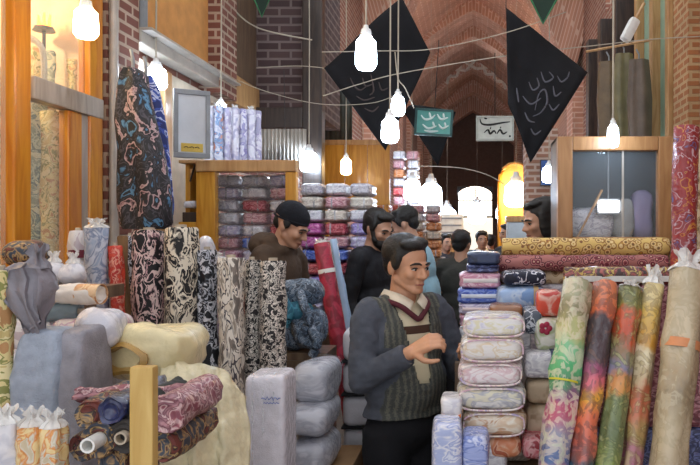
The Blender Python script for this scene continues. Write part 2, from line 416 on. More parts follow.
# ------------------------------------------------------------------ glazed shop front
sf = thing('glazed_facade', 'varnished orange wooden shop front with large glass panes', 'shop front', (-1.9, 2.84, 0))
def sfbox(name, y0, y1, z0, z1, mat, x=.03, bev=.008):
    bm = BM(); box(bm, -x, x, y0-2.84, y1-2.84, z0, z1, bev); return obj(name, bm, mat, sf, smooth=False)
W_grey = wood('bleached_wood', 'a09488', 'bcb2a6', .4)
sfbox('post', 2.855, 2.965, 0, 3.35, W_or, .03); sfbox('post', 3.25, 3.36, 0, 2.27, W_or, .025); sfbox('post', 3.42, 3.54, 0, 3.35, W_or, .03)
sfbox('post', 1.5, 1.64, 0, 3.35, W_or, .03)
q = sfbox('transom', 2.98, 3.54, 2.27, 2.37, W_grey, .035); q['label'] = 'bleached grey crossbeam'
sfbox('inner_frame', 3.36, 3.42, 0, 2.27, W_grey, .02, .005); sfbox('head_beam', 1.5, 3.54, 3.35, 3.5, W_or, .03)
sfbox('sill', 1.64, 3.42, .35, .45, W_or, .03)
sfbox('glass_pane', 1.64, 2.84, .45, 3.35, M_glass, .004, 0); sfbox('glass_pane', 2.98, 3.25, .45, 2.27, M_glass, .004, 0); sfbox('glass_pane', 2.98, 3.42, 2.37, 3.35, M_glass, .004, 0)
t = tag(obj('downpipe', cone(BM(), (-1.84, 3.585, 0), (-1.84, 3.585, 4.2), .022, .022), M_steel), 'thin pale pipe running down beside the brick pier', 'pipe')
bm = BM(); tube(bm, spline([P(36, 36, 3.2), P(52, 36, 3.2), P(66, 45, 3.2), P(70, 60, 3.2), P(70, 100, 3.2)], 6), .014, 8)
for v in bm.verts: v.co.x -= .12
tag(obj('copper_pipe', bm, M_steel), 'bent beige pipe behind the upper shop pane', 'pipe')

# ------------------------------------------------------------------ lamps
def lamp(px, py, Y, r, h, label, warm=False, power=25, ztop=4.0, kind='spiral', group='hanging lamps', cord=True):
    c = P(px, py, Y); z0 = c.z-h/2
    t = thing('hanging_bulb', label, 'lamp', (c.x, c.y, z0), (0,0,0), group)
    bm = BM(); n = 14; rows = []
    for i, (q, z) in enumerate(((.25, 0), (.75, .03), (1, .14), (1, .4), (.92, .7), (.6, .8), (.5, .84))):
        rows.append([Vector((r*q*math.cos(2*PI*k/n), r*q*math.sin(2*PI*k/n), h*z)) for k in range(n)])
    prof(bm, rows); g = obj('bulb', bm, M_warm if warm else M_cool, t, smooth=True)
    bm = BM(); cone(bm, (0,0,h*.83), (0,0,h), r*.55, r*.45); cone(bm, (0,0,h), (0,0,h+r*.4), r*.3, r*.2); obj('socket', bm, M_white, t)
    if cord:
        bm = BM(); tube(bm, [(0,0,h+r*.3), (.004,0,(h+ztop-z0)/2), (0,0,ztop-z0)], .005 if c.y < 8 else .0025, 6); obj('cord', bm, M_cable, t)
    L = bpy.data.lights.new('bulb_light', 'POINT'); L.energy = power; L.color = (1,.8,.55) if warm else (.84,.92,1); L.shadow_soft_size = r*1.02
    lo = bpy.data.objects.new('bulb_light', L); C.objects.link(lo); lo.parent = t; lo.location = (0, 0, h*.45)
    g.visible_shadow = True
    return t
LAMPS = [
 (366, 50, 3.4, .052, .2, 'largest cool white bulb, hanging in front of the left black banner', False, 30),
 (398, 104, 4.6, .045, .16, 'cool white bulb, upper of the close pair beside the turquoise sign', False, 14),
 (390, 128, 4.4, .055, .19, 'cool white bulb, lower of the close pair beside the turquoise sign', False, 14),
 (346, 165, 6.3, .05, .18, 'warm bulb hanging in front of the honey board', True, 30),
 (86, 20, 2.75, .045, .15, 'warm white bulb hanging against the shop front glass', True, 16),
 (156, 76, 4.05, .06, .16, 'cool white bulb under the canopy behind the hanging cloth', False, 25),
 (221, 107, 4.7, .035, .1, 'small cool bulb above the row of upright bolts', False, 8),
 (309, 160, 5.9, .075, .2, 'bright bulb at the end of the corrugated sheet', False, 130),
 (613, 134, 3.35, .028, .13, 'narrow cool bulb hanging over the wooden showcase', False, 8),
 (549, 173, 6.0, .06, .17, 'cool bulb hanging in front of the brick pier', False, 40),
 (516, 192, 9.5, .16, .42, 'warm glowing lamp in the alcove at the right of the aisle', True, 90),
 (431, 195, 10.5, .17, .5, 'brightest lamp of the left stalls deep in the aisle', False, 200),
 (412, 188, 8.3, .1, .3, 'cool lamp to the left of the brightest lamp deep in the aisle', False, 120),
 (447, 216, 12.0, .16, .4, 'low cool lamp to the right of the brightest lamp deep in the aisle', False, 120),
 (477, 212, 16.0, .2, .55, 'cool lamp hanging below the far arched window', False, 250),
 (502, 212, 14.0, .12, .3, 'small cool lamp right of the far arched window', False, 120),
 (433, 121, 14.5, .1, .3, 'added unseen lamp that brightens the vault, behind the turquoise sign', False, 700),  # these high lamps are unseen, added to brighten the vault
 (497, 128, 19.0, .1, .3, 'added unseen lamp that brightens the vault, behind the white sign', False, 800),
 (541, 84, 15.0, .1, .3, 'added unseen lamp that brightens the vault, behind the large black banner', True, 800),
 (392, 66, 13.6, .1, .3, 'added unseen lamp that brightens the vault, behind the left black banner', True, 700),
 (363, 192, 8.0, .06, .16, 'small lamp beside the honey board edge', False, 12),
]
for (px, py, Y, r, h, lb, w, pw) in LAMPS:
    lamp(px, py, Y, r, h, lb, w, pw, 4.2 if Y < 9 else 6.2, group='bulbs hanging along the bazaar')
# ------------------------------------------------------------------ printed cloths
K_leafcream = pattern('black_cream_leaf', [(0,'141216'),(.43,'8c8478'),(.46,'e0d6c2'),(.54,'17151a'),(.6,'c4b8a4'),(.64,'141216')], 'swirl', 18, 1.2, (1,1,.6), detail=4)
K_leafpink = pattern('black_pink_leaf', [(0,'120f14'),(.43,'8e6a70'),(.46,'dcc0ba'),(.53,'141016'),(.61,'c49a9c'),(.65,'120f14')], 'swirl', 22, 1.3, (1,1,.6), detail=4)
K_leafgrey = pattern('black_grey_leaf', [(0,'16171e'),(.44,'70747e'),(.47,'d0d0d6'),(.54,'191a22'),(.6,'a8aab4'),(.64,'14151c')], 'swirl', 22, 1.2, (1,1,.8), detail=4)
K_swirlcream = pattern('cream_grey_swirl', [(0,'6a625c'),(.4,'857a70'),(.45,'e2dace'),(.53,'4a444a'),(.57,'d8cdbd'),(.64,'96897c')], 'swirl', 20, 1.8, (1,1,.35), detail=2.5)
K_dense = pattern('dense_black_white', [(0,'1e1c20'),(.46,'9a9288'),(.49,'e4dcd2'),(.56,'221f24'),(.62,'c8beb2')], 'swirl', 44, 1.4, detail=2)
K_hang = pattern('hanging_floral', [(0,'0c0b10'),(.35,'0e0d12'),(.37,'5a8cb0'),(.405,'3c688c'),(.42,'0e0d12'),(.47,'0e0d12'),(.485,'4c4650'),(.5,'0e0d12'),(.56,'0e0d12'),(.575,'c0a4a4'),(.61,'8c686c'),(.625,'0c0b10'),(.68,'0c0b10'),(.7,'5c90b4'),(.74,'0c0b10')], 'swirl', 10, .9, (1,1,.7), detail=4, coat=.35)
K_hangblue = pattern('blue_slip', [(0,'1e2c6a'),(.42,'3a52a8'),(.5,'c0c8e4'),(.56,'2a3a84')], 'swirl', 12, 1.2)
K_bluegrey = pattern('blue_grey_marble', [(0,'8a98b0'),(.42,'c4c8d4'),(.5,'6c7a98'),(.56,'b4bac8'),(.64,'92a0b8')], 'swirl', 10, 2.2, coat=.6)
K_red = pattern('red_print', [(0,'b82018'),(.42,'d84a30'),(.5,'c02a20'),(.58,'e8a890'),(.62,'b82018')], 'swirl', 22, 1.5, coat=.5)
K_burg = pattern('white_burgundy_bands', [(0,'d8cfd0'),(.45,'e4dedc'),(.55,'c8b8bc')], 'swirl', 9, 1)
K_pastel = pattern('pastel_print', [(0,'d8c4cc'),(.4,'efe6e0'),(.48,'c49ab0'),(.54,'e8dccb'),(.62,'b4a4c8')], 'swirl', 11, 1.6, coat=.5)
K_yellowfl = pattern('yellow_floral', [(0,'c9b478'),(.4,'e0d2a0'),(.47,'8a8a4c'),(.52,'d8c68c'),(.6,'b88a5a')], 'swirl', 13, 1.8)
K_greenfl = pattern('grey_green_floral', [(0,'8c9484'),(.4,'b4baa4'),(.48,'6c7a74'),(.55,'c8c4a8')], 'swirl', 12, 1.8)
K_grey = plain('grey_weave', '8e8c94', .8, .22, 26, .5, coat=.25)
K_greyblue = plain('blue_grey_weave', '9ca6b6', .75, .2, 28, .5, coat=.25)
K_cream = plain('cream_plastic', 'e2d3a4', .4, .14, 7, .3, coat=.7)
K_bag = film('cream_sheet', 'e2d6b0', .85, .35)
K_maroon = pattern('maroon_print', [(0,'5c2a38'),(.4,'8c4a58'),(.47,'d0b0b0'),(.52,'6c3444'),(.6,'a87880')], 'swirl', 20, 1.8, coat=.6)
K_darkfl = pattern('dark_floral', [(0,'16161e'),(.42,'3a4250'),(.5,'b08c58'),(.54,'1a1a22'),(.62,'6c3028')], 'swirl', 20, 2, coat=.3)
K_peach = pattern('peach_print', [(0,'d8a878'),(.45,'e8c8a0'),(.55,'c48c60')], 'swirl', 18, 1.6, coat=.6)
K_orange = pattern('yellow_orange_print', [(0,'e0a850'),(.42,'e8cf98'),(.5,'d88838'),(.57,'d4d0c0'),(.64,'c8b89a')], 'swirl', 20, 2, coat=.8)
K_white = pattern('white_wrapped', [(0,'cccad2'),(.45,'dedce0'),(.56,'c4c4ce')], 'swirl', 12, 2.2, coat=.9)
K_wgrey = pattern('grey_wrapped', [(0,'9a9ca8'),(.42,'b4b5be'),(.52,'a2a4b0'),(.6,'bcbdc6')], 'swirl', 9, 2.0, (.6,1,1.6), coat=.9)
K_teal = plain('teal_grey_cloth', '6f8088', .7, .2, 8, .3, coat=.4)
K_scarf = pattern('blue_scarf', [(0,'36404e'),(.42,'66788c'),(.48,'465668'),(.53,'8e9aa8'),(.58,'3c4654')], 'swirl', 26, 1)
K_tealscarf = pattern('teal_scarf', [(0,'2e6a80'),(.5,'4a90a4'),(.6,'245868')], 'swirl', 12, 1.6)
K_dkred = pattern('crimson_wrap', [(0,'a01a38'),(.44,'b82a48'),(.54,'8c1430')], 'swirl', 12, 1.6, coat=.9)
K_ltblue = plain('pale_blue_film', 'a8c8e8', .3, .12, 8, .2, coat=.9)

def roll(name, label, cat, top, bot, rpx, mat, base=None, group=None, core=False, tuft=0, bands=(), wrap=None, seed=None, flat=1.0, hole=.35, L=None, taper=0, wr=.004):
    """a bolt running from bot to top, each (px, py, depth); carried on down to height base"""
    a = P(*bot); b = P(*top); d = (b-a).normalized(); r = rpx/F*(top[2]+bot[2])/2
    if base is not None:
        k = (a.z-base-r*math.sqrt(max(0, 1-d.z*d.z)))/d.z; a = a-d*k
    seed = rnd.random()*50 if seed is None else seed
    t = thing(name, label, cat, (0,0,0), (0,0,0), group); L = aim(t, a, b)
    cl = obj('cloth', roll_bm(r, L, seed, wr, flat=flat, hole=hole, taper=taper), mat, t, smooth=True)
    if core: obj('cardboard_core', core_bm(r*hole, L), M_core, cl, smooth=True)
    if tuft: obj('gathered_plastic_end', tuft_bm(r*(1-taper), tuft, seed), M_wfilm, cl, (0,0,L), smooth=True)
    if wrap: obj('plastic_sleeve', band_bm(r*1.09, L*.5, L*.99, flat=flat), wrap, t, smooth=True)
    for z, w, m in bands: obj('band', band_bm(r*1.09, L-z, w, flat=flat), m, t, smooth=True)
    return t
def pack(name, label, cat, px0, px1, py0, py1, Y, depth, mat, group=None, rz=0, tilt=0, folds=0, strap=None, e1=.45, e2=.35, wr=.01, seed=None, dz=0, parts=None, hs=1.0):
    """a folded, bagged pack whose front covers px0..px1, py0..py1 at depth Y"""
    w = (px1-px0)/F*Y; h = (py1-py0)/F*Y*hs; c = P((px0+px1)/2, py1, Y)
    t = thing(name, label, cat, (c.x, c.y+depth/2, c.z+dz), (0, tilt, rz), group)
    seed = rnd.random()*50 if seed is None else seed
    obj('cloth', bundle_bm(w, depth, h, seed, e1, e2, folds, .05, wr), mat, t, smooth=True)
    if strap:
        for x in strap[0]: obj('strap', strap_bm(w, depth, h, x*w/2, strap[1], e2), strap[2], t, smooth=True)
    if parts: parts(t, w, depth, h)
    return t
# ------------------------------------------------------------------ low display benches that carry the goods
def bench(label, x0, x1, y0, y1, z, mat=None, cat='bench'):
    t = thing('display_bench', label, cat, ((x0+x1)/2, (y0+y1)/2, 0)); w, d = (x1-x0)/2, (y1-y0)/2
    obj('bench_top', box(BM(), -w, w, -d, d, z-.04, z, .006), mat or W_mid, t)
    for sx in (-1, 1):
        for sy in (-1, 1): obj('leg', box(BM(), sx*(w-.04)-.03, sx*(w-.04)+.03, sy*(d-.04)-.03, sy*(d-.04)+.03, 0, z-.04), mat or W_mid, t)
    for sy in (-1, 1): obj('apron', box(BM(), -w+.07, w-.07, sy*(d-.04)-.012, sy*(d-.04)+.012, z-.14, z-.04), mat or W_mid, t)
    return t
bench('low brown bench under the grey cloth and pile of rolls at lower left', -1.75, -.5, 1.3, 2.12, .9)
bench('low brown bench under the standing black and white rolls on the left', -1.8, -.75, 2.42, 2.95, .6)
# ------------------------------------------------------------------ rolls behind the shop glass
for i, (px, t, b, r, m, lb) in enumerate(((36, 98, 262, 9, K_greenfl, 'grey green floral bolt left of two behind the lower shop pane'), (52, 112, 266, 10, K_yellowfl, 'yellow floral bolt right of two behind the lower shop pane'),
        (37, 48, 92, 8, K_yellowfl, 'pale yellow bolt standing high behind the upper shop pane'), (52, 52, 92, 7, K_greenfl, 'green flecked bolt in the middle behind the upper shop pane'), (74, 60, 92, 6, K_yellowfl, 'narrow yellow bolt behind the upper shop pane near the bent pipe'),
        (-1, 70, 250, 9, K_yellowfl, 'yellow bolt at the left edge behind the glass, beside the orange post'))):
    Y = 3.3 if t > 95 else (3.5 if t < 65 else 3.1)
    roll('fabric_bolt', lb, 'fabric roll', (px, t, Y), (px, b, Y), r, m, base=.0 if t > 95 or t == 70 else 2.352, group='bolts inside the glazed shop', core=True)
t = thing('shop_shelf', 'shelf inside the glazed shop that carries the upper bolts', 'shelf', (-2.35, 3.4, 0))
obj('shelf_board', box(BM(), -.25, .25, -.3, .3, 2.32, 2.35), W_or, t)
for sx in (-1, 1): obj('upright', box(BM(), sx*.22-.02, sx*.22+.02, .24, .28, 0, 2.32), W_or, t)
t = thing('lamp_reflection', 'flame shaped glow imitating an orange lamp reflection, high inside the glazed shop', 'lamp', (P(44, 20, 3.4).x, 3.4, P(44, 27, 3.4).z))  # glowing flames imitate the reflection of an orange lamp in the glass
bm = BM()
for k in (-1, 0, 1): cone(bm, (k*.022, 0, 0), (k*.03, 0, .07-.01*abs(k)), .012, .004)
obj('flame_glow', bm, emit('amber_reflection', 'ff9a2a', 6), t)
bm = BM(); cone(bm, (0,0,-.02), (0,0,0), .05, .04); cone(bm, (0,.0,-.02), (0,.0,-.36), .008, .008); obj('glow_base', bm, W_dark, t)
L = bpy.data.lights.new('amber_light', 'POINT'); L.energy = 32; L.color = (1,.78,.5); L.shadow_soft_size = .06
lo = bpy.data.objects.new('amber_light', L); C.objects.link(lo); lo.location = (-2.5, 2.9, 3.0)
# ------------------------------------------------------------------ hanging lengths of cloth
def hanging(label, cols, Y, mat, seed, depth=.07, clip=True):
    """cols: rows of (py, px_left, px_right)"""
    bm = BM(); rows = []; N = 28
    for py, a, b in cols:
        p, q = P(a, py, Y), P(b, py, Y); row = []
        c = (p+q)/2; w = (q.x-p.x)/2*(1+.12*nz((py*.03, seed, 0), 1.7, 2)); c.x += .01*nz((py*.02, 0, seed), 2, 4)
        for k in range(N):
            an = 2*PI*k/N; s = math.sin(an)
            fold = 1+.18*math.sin(an*5+seed)+.1*nz((math.cos(an), s, py*.02), 2, seed)
            row.append(Vector((c.x+math.cos(an)*w, Y+s*depth*fold, c.z)))
        rows.append(row)
    c0 = Vector((sum(v.x for v in rows[-1])/N, Y, rows[-1][0].z))
    for r in rows:
        for v in r: v -= c0
    prof(bm, rows); t = thing('hanging_cloth', label, 'hanging cloth', c0)
    obj('cloth', bm, mat, t, smooth=True)
    top = rows[0][0].z
    if clip:
        xm = (cols[0][1]+cols[0][2])/2; hx = X(xm, Y)-c0.x
        bm = BM(); tube(bm, [(hx, 0, top-.02), (hx, 0, top+.05), (hx-.02, .02, top+.1)], .008); obj('hook', bm, M_grey, t)
    return t
hanging('black cloth with blue and pink flowers hanging beside the brick pier', [(70,126,140),(76,121,146),(90,119,149),(120,117,156),(150,117,163),(180,117,169),(205,118,172),(224,120,172),(229,124,168)], 3.32, K_hang, 1.0)
hanging('blue cloth hanging just behind the black flowered hanging cloth', [(76,140,152),(90,144,158),(130,150,166),(170,155,172),(205,158,176),(215,160,174)], 3.5, K_hangblue, 2.0, .03)
# ------------------------------------------------------------------ standing bolts, left
GB = 'patterned bolts standing along the left stall'
LB = [
 ('slim dark blue patterned bolt standing behind the pink and black bolt', (131,236,2.78),(131,340,2.76), 7, K_leafgrey, 0),
 ('black bolt with pink leaves standing beside the slim blue bolt', (149,231,2.6),(149,345,2.57), 15, K_leafpink, 0),
 ('black bolt with cream leaves standing right of the pink leaf bolt', (181,228,2.58),(181,360,2.55), 15.5, K_leafcream, 0),
 ('narrow black bolt with grey leaves, right of the cream leaf bolt', (207,250,2.6),(208,375,2.57), 9, K_leafgrey, 0),
 ('cream and grey swirl bolt standing left of the densest black and white bolt', (231,258,2.56),(232,385,2.53), 12.5, K_swirlcream, 0),
 ('slim grey swirl bolt between the cream swirl bolt and the densest one', (252,260,2.64),(252,385,2.6), 7.5, K_dense, 0),
 ('densely figured black and white bolt, rightmost of the standing bolts', (273,261,2.6),(273,390,2.57), 12.5, K_dense, 0),
 ('pastel pink and white bolt peeping up behind the cream swirl bolt', (215,258,2.78),(215,330,2.78), 10, K_pastel, .02),
 ('blue grey marbled bolt in a clear sleeve beside the red bolt', (97,228,2.53),(97,335,2.51), 10.5, K_bluegrey, .03),
 ('white bolt with a burgundy band, left of the marbled bolt', (78,231,2.62),(78,300,2.6), 7.5, K_burg, 0),
 ('bright red printed bolt standing beside the blue grey marbled bolt', (115,246,2.53),(119,345,2.5), 6.5, K_red, 0),
 ('thin tan bolt leaning behind the bright red bolt', (123,236,2.64),(127,335,2.62), 3.5, M_card, 0),
]
for i, (lb, tp, bt, r, m, tf) in enumerate(LB):
    t = roll('fabric_bolt', lb, 'fabric roll', tp, bt, r, m, base=.6, group=GB, core=(i not in (7, 11)), tuft=tf, wr=.006)
    if 'burgundy' in lb:
        L = t.children[0].dimensions.z; bm = band_bm(8/F*2.6*1.09, 1.72-.6-.1-.0, .03); obj('burgundy_band', bm, plain('burgundy', '6a2030', .6), t)
# rounded black bag between bolts and a white cap of plastic
t = tag(obj('plastic_bag', bundle_bm(.075, .08, .09, 4, .8, .8, wr=.012), plain('black_bag', '141418', .3, coat=.8), None, (X(187, 2.82), 2.82, Z(253, 2.82)), smooth=True), 'small black plastic bag behind the tops of the leaf bolts', 'bag')
tag(obj('plastic_bag', bundle_bm(.06, .08, .11, 6, .8, .8, wr=.012), K_white, None, (X(206, 2.85), 2.85, Z(262, 2.85)), smooth=True), 'small white plastic bag behind the grey leaf bolt', 'bag')
sh = thing('back_shelf', 'narrow ledge behind the standing bolts that carries two small bags', 'shelf', (-1.15, 2.87, 0))
obj('shelf_board', box(BM(), -.22, .2, -.06, .06, Z(262, 2.85)-.03, Z(262, 2.85)), W_mid, sh)
for sx in (-.2, .18): obj('upright', box(BM(), sx-.02, sx+.02, -.02, .02, .6, Z(262, 2.85)-.03), W_mid, sh)
box_ = tag(obj('plastic_box', box(BM(), -.03, .03, -.03, .03, 0, Z(253, 2.82)-Z(262, 2.85), .004), M_card, None, (X(187, 2.82), 2.82, Z(262, 2.85))), 'small carton under the black plastic bag', 'box')
# ------------------------------------------------------------------ foreground left
def shaped(name, label, cat, rows, Y, mat, fold=0, seed=0, round_=.6, parts=True, wob=0):
    """a draped or gathered cloth body; rows of (py, px_left, px_right, depth)"""
    bm = BM(); N = 40; R = []
    c0 = P((rows[-1][1]+rows[-1][2])/2, rows[-1][0], Y)
    sg = lambda v: math.copysign(abs(v)**round_, v)
    for py, a, b, d in rows:
        p, q = P(a, py, Y), P(b, py, Y); c = (p+q)/2; w = (q.x-p.x)/2
        R.append([Vector((c.x+sg(math.cos(2*PI*k/N))*w*(1+fold*(.7*math.sin(5*2*PI*k/N+seed)+.6*math.sin(9*2*PI*k/N+2*seed)+.4*math.sin(13*2*PI*k/N))), c.y+sg(math.sin(2*PI*k/N))*d/2*(1+fold*math.sin(9*2*PI*k/N+seed)), c.z+nz((k*.2, py*.05, 0), 1, seed)*.008))+Vector((nz((math.cos(2*PI*k/N), math.sin(2*PI*k/N), py*.04), 1.6, seed), nz((math.sin(2*PI*k/N), py*.05, 3), 1.6, seed), 0))*wob-c0 for k in range(N)])
    prof(bm, R); return obj(name, bm, mat, None, c0, smooth=True) if not parts else (c0, bm)
def simple(name, label, cat, o, group=None): return tag(o, label, cat, group)
# tall folded bolt of grey cloth, bluish face
bm = BM(); Y = 1.72; x0, x1 = X(9, Y), X(50, Y); xr = X(77, Y); zt = Z(331, Y); zl = .9
t = thing('folded_cloth', 'tall folded length of grey cloth behind the yellow packets, lower left', 'cloth', ((x0+xr)/2, 1.8, zl))
def slab(a, b, y0, y1, h, seed, lean=0):
    bm = bundle_bm(b-a, y1-y0, h, seed, .3, .4, wr=.014, nu=40, nv=60)
    for v in bm.verts: v.co += Vector(((a+b)/2-t.location.x+lean*(1-v.co.z/h), (y0+y1)/2-t.location.y, 0))
    return bm
q = obj('front_fold', slab(x0, x1+.02, 1.72, 1.86, zt-zl, 3, -.01), K_greyblue, t, smooth=True); q['label'] = 'bluish grey front fold'
obj('side_fold', slab(x1-.01, xr, 1.74, 1.9, zt-zl-.005, 9, .01), K_grey, t, smooth=True)
# grey gathered cloth above it
o = shaped('gathered_cloth', '', '', [(263,20,38,.05),(268,13,43,.08),(278,10,48,.1),(290,12,49,.1),(305,18,48,.1),(318,24,46,.08),(328,30,43,.06),(334,32,42,.05)], 1.76, plain('grey_sheen', '86828a', .6, .3, 9, .5, coat=.3), .13, 1, .9, False, .03)
obj('gathered_top', tuft_bm(.03, .05, 3), bpy.data.materials['grey_sheen'], o, (0, 0, Z(263, 1.76)-o.location.z-.012), smooth=True)
tag(o, 'grey gathered cloth standing on top of the tall folded grey cloth', 'cloth')
# side support for everything on the wall side: stacked white and pink packs
GW = 'wrapped goods heaped at the left edge'
pack('wrapped_pack', 'pink and white plastic wrapped pack under the teal cloth roll', 'pack', 46, 106, 318, 352, 2.0, .2, K_pastel, GW, wr=.014)
pack('wrapped_pack', 'crumpled silvery plastic pack beside the cream bale', 'pack', 72, 108, 320, 350, 1.86, .12, K_white, GW, e1=.8, e2=.8, wr=.03)
def hroll(name, label, x0, x1, y0, y1, Y, mat, group, end=None, core=False, dy=0, seed=1, cat='fabric roll', wr=.004):
    """a roll lying across the view between two pixel columns"""
    r = (y1-y0)/2/F*Y; a = P(x0, (y0+y1)/2, Y); b = P(x1, (y0+y1)/2, Y); b.y += dy
    t = thing(name, label, cat, (0,0,0), (0,0,0), group); L = aim(t, a, b)
    cl = obj('cloth', roll_bm(r, L, seed, wr), mat, t, smooth=True)
    if end: q = obj('end_cloth', band_bm(r*1.07, L-.03, .07), end, cl, smooth=True)
    if core: obj('cardboard_core', core_bm(r*.35, L), M_core, cl, smooth=True)
    return t
hroll('cloth_roll', 'white cloth roll with a peach end lying above the teal roll', 42, 104, 284, 303, 2.06, plain('white_cloth', 'd8d2cc', .7), GW, K_peach, dy=-.02)
hroll('cloth_roll', 'teal grey cloth roll lying under the white roll', 2, 80, 303, 320, 2.06, K_teal, GW, core=True)
pack('wrapped_pack', 'dull pink pack at the far left under the teal cloth roll', 'pack', -20, 46, 320, 350, 2.02, .2, K_burg, GW, wr=.014)
pack('wrapped_pack', 'hidden lower white pack that carries the pink packs', 'pack', -20, 108, 350, 500, 1.98, .22, K_white, GW, wr=.014, hs=1)
for i, (px, py, r, lb) in enumerate(((54, 273, 13, 'white plastic ball of bagged cloth, left of the two beneath the shop window'), (73, 274, 13, 'white plastic ball of bagged cloth, right of the two beneath the shop window'))):
    Y = 2.3; rr = r/F*Y; t = thing('bagged_cloth', lb, 'bag', (X(px, Y), Y, Z(py, Y)-rr*.9), group='white bags beneath the shop window')
    obj('bag', bundle_bm(rr*2, rr*2, rr*1.8, 7+i, .9, .9, wr=.012), K_white, t, smooth=True)
    obj('gathered_plastic_end', tuft_bm(rr*.5, .03, i), M_wfilm, t, (0, 0, rr*1.75), smooth=True)
pack('wrapped_pack', 'brown bag with golden print under the shop window sill', 'pack', -4, 30, 241, 268, 2.35, .14, K_darkfl, GW, e1=.8, e2=.8, wr=.02)
bm = BM()
t = thing('goods_ledge', 'ledge under the shop window that carries the white bags', 'shelf', (-1.5, 2.27, 0)); zz = Z(274+13*.9*1-1.3, 2.3)
zz = Z(274, 2.3)-13/F*2.3*.9
obj('shelf_board', box(BM(), -.35, .3, -.1, .14, zz-.04, zz-.001), W_mid, t)
for sx in (-.33, .28): obj('upright', box(BM(), sx-.02, sx+.02, -.08, -.04, 0, zz-.04), W_mid, t)
roll('fabric_bolt', 'pale yellow bolt at the left edge beside the gathered grey cloth', 'fabric roll', (1, 270, 1.74), (1, 420, 1.74), 11, K_yellowfl, base=.9, core=True)
# three sleeves of yellow printed cloth in the corner
GP = 'small yellow sleeved rolls in the lower left corner'
for px, t0, r, lb, m in ((6, 410, 13, 'leftmost of the small sleeved rolls in the corner, white and blue', K_white), (33, 412, 13, 'middle of the small sleeved rolls in the corner, yellow print', K_orange), (54, 414, 12, 'rightmost of the small sleeved rolls in the corner, orange print', K_orange)):
    t = roll('sleeved_roll', lb, 'fabric roll', (px, t0+12, 1.5), (px, t0+60, 1.5), r, m, base=.9, group=GP, tuft=.03, bands=((.11, .018, plain('label_red', 'c8503c', .5)),) if px == 54 else ())
# raw wooden stake
o = obj('wooden_stake', box(BM(), -.021, .021, -.012, .012, 0, Z(366, 1.45), .003), W_stake, None, (X(144, 1.45), 1.27, 0)); o.location = (X(144, 1.27), 1.27, 0)
o.data.transform(Matrix.Diagonal((1, 1, Z(366, 1.27)/Z(366, 1.45), 1))); tag(o, 'raw yellow wooden stake standing in front of the rolls', 'wooden post')
# cream bale and sheet
Y = 1.9
t = thing('plastic_bale', 'cream plastic wrapped bale lying over the pile of rolls', 'bale', (X(146, Y+.08), Y+.12, Z(388, Y)))
w = 104/F*Y; obj('wrapped_cloth', bundle_bm(w, .2, 60/F*Y, 5, .7, .6, wr=.03, nu=30, nv=60), K_cream, t, smooth=True)
bm = BM(); n = 22
rows = []
for q, dy in ((1, -.06), (1.1, -.1), (.85, -.105), (.66, -.08), (.5, -.06)):
    rows.append([Vector((-.04+.07*q*math.cos(2*PI*k/n)*(1+.1*math.sin(3*k)), dy-.012, .075+.04*q*math.sin(2*PI*k/n)*(1+.12*math.cos(5*k)))) for k in range(n)])
prof(bm, rows); q = obj('torn_opening', bm, plain('old_gold_plastic', 'b89048', .4, .25, 16, coat=.6), t, smooth=True); q['label'] = 'golden brown rolled edge of the opening'
# sheet thrown over the heap: a draped surface with real folds
bm = BM(); nu, nv = 44, 36; g = []
for i in range(nu+1):
    row = []
    u = i/nu
    for j in range(nv+1):
        v = j/nv                                         # from the ridge down the front
        px = 160+86*u+(10-24*u)*0; top = 360+16*u**2+70*max(0, u-.7)**1.5*2
        py = top+(566-top)*v
        Yd = 1.95-.22*math.sin(min(1, v*1.6)*PI/2)*(1-.5*u)-.03*v
        p = P(px+8*v*(u*1.4), py, Yd)
        f = .016*math.sin(u*17+1.5*math.sin(v*3))*v+.02*nz((u*3, v*2, 0), 2.5, 4)+.012*nz((u*2, v*2, 5), 7, 4)
        row.append(bm.verts.new(p+Vector((nz((u, v, 1), 5, 3)*.008, -f, nz((u, v, 0), 6, 2)*.012))))
    g.append(row)
for i in range(nu):
    for j in range(nv): bm.faces.new((g[i][j], g[i+1][j], g[i+1][j+1], g[i][j+1]))
o = obj('plastic_sheet', bm, K_bag, None, smooth=True); tag(o, 'cream plastic sheet draped down beside the pile of rolls', 'plastic sheet'); solid(o, .004)
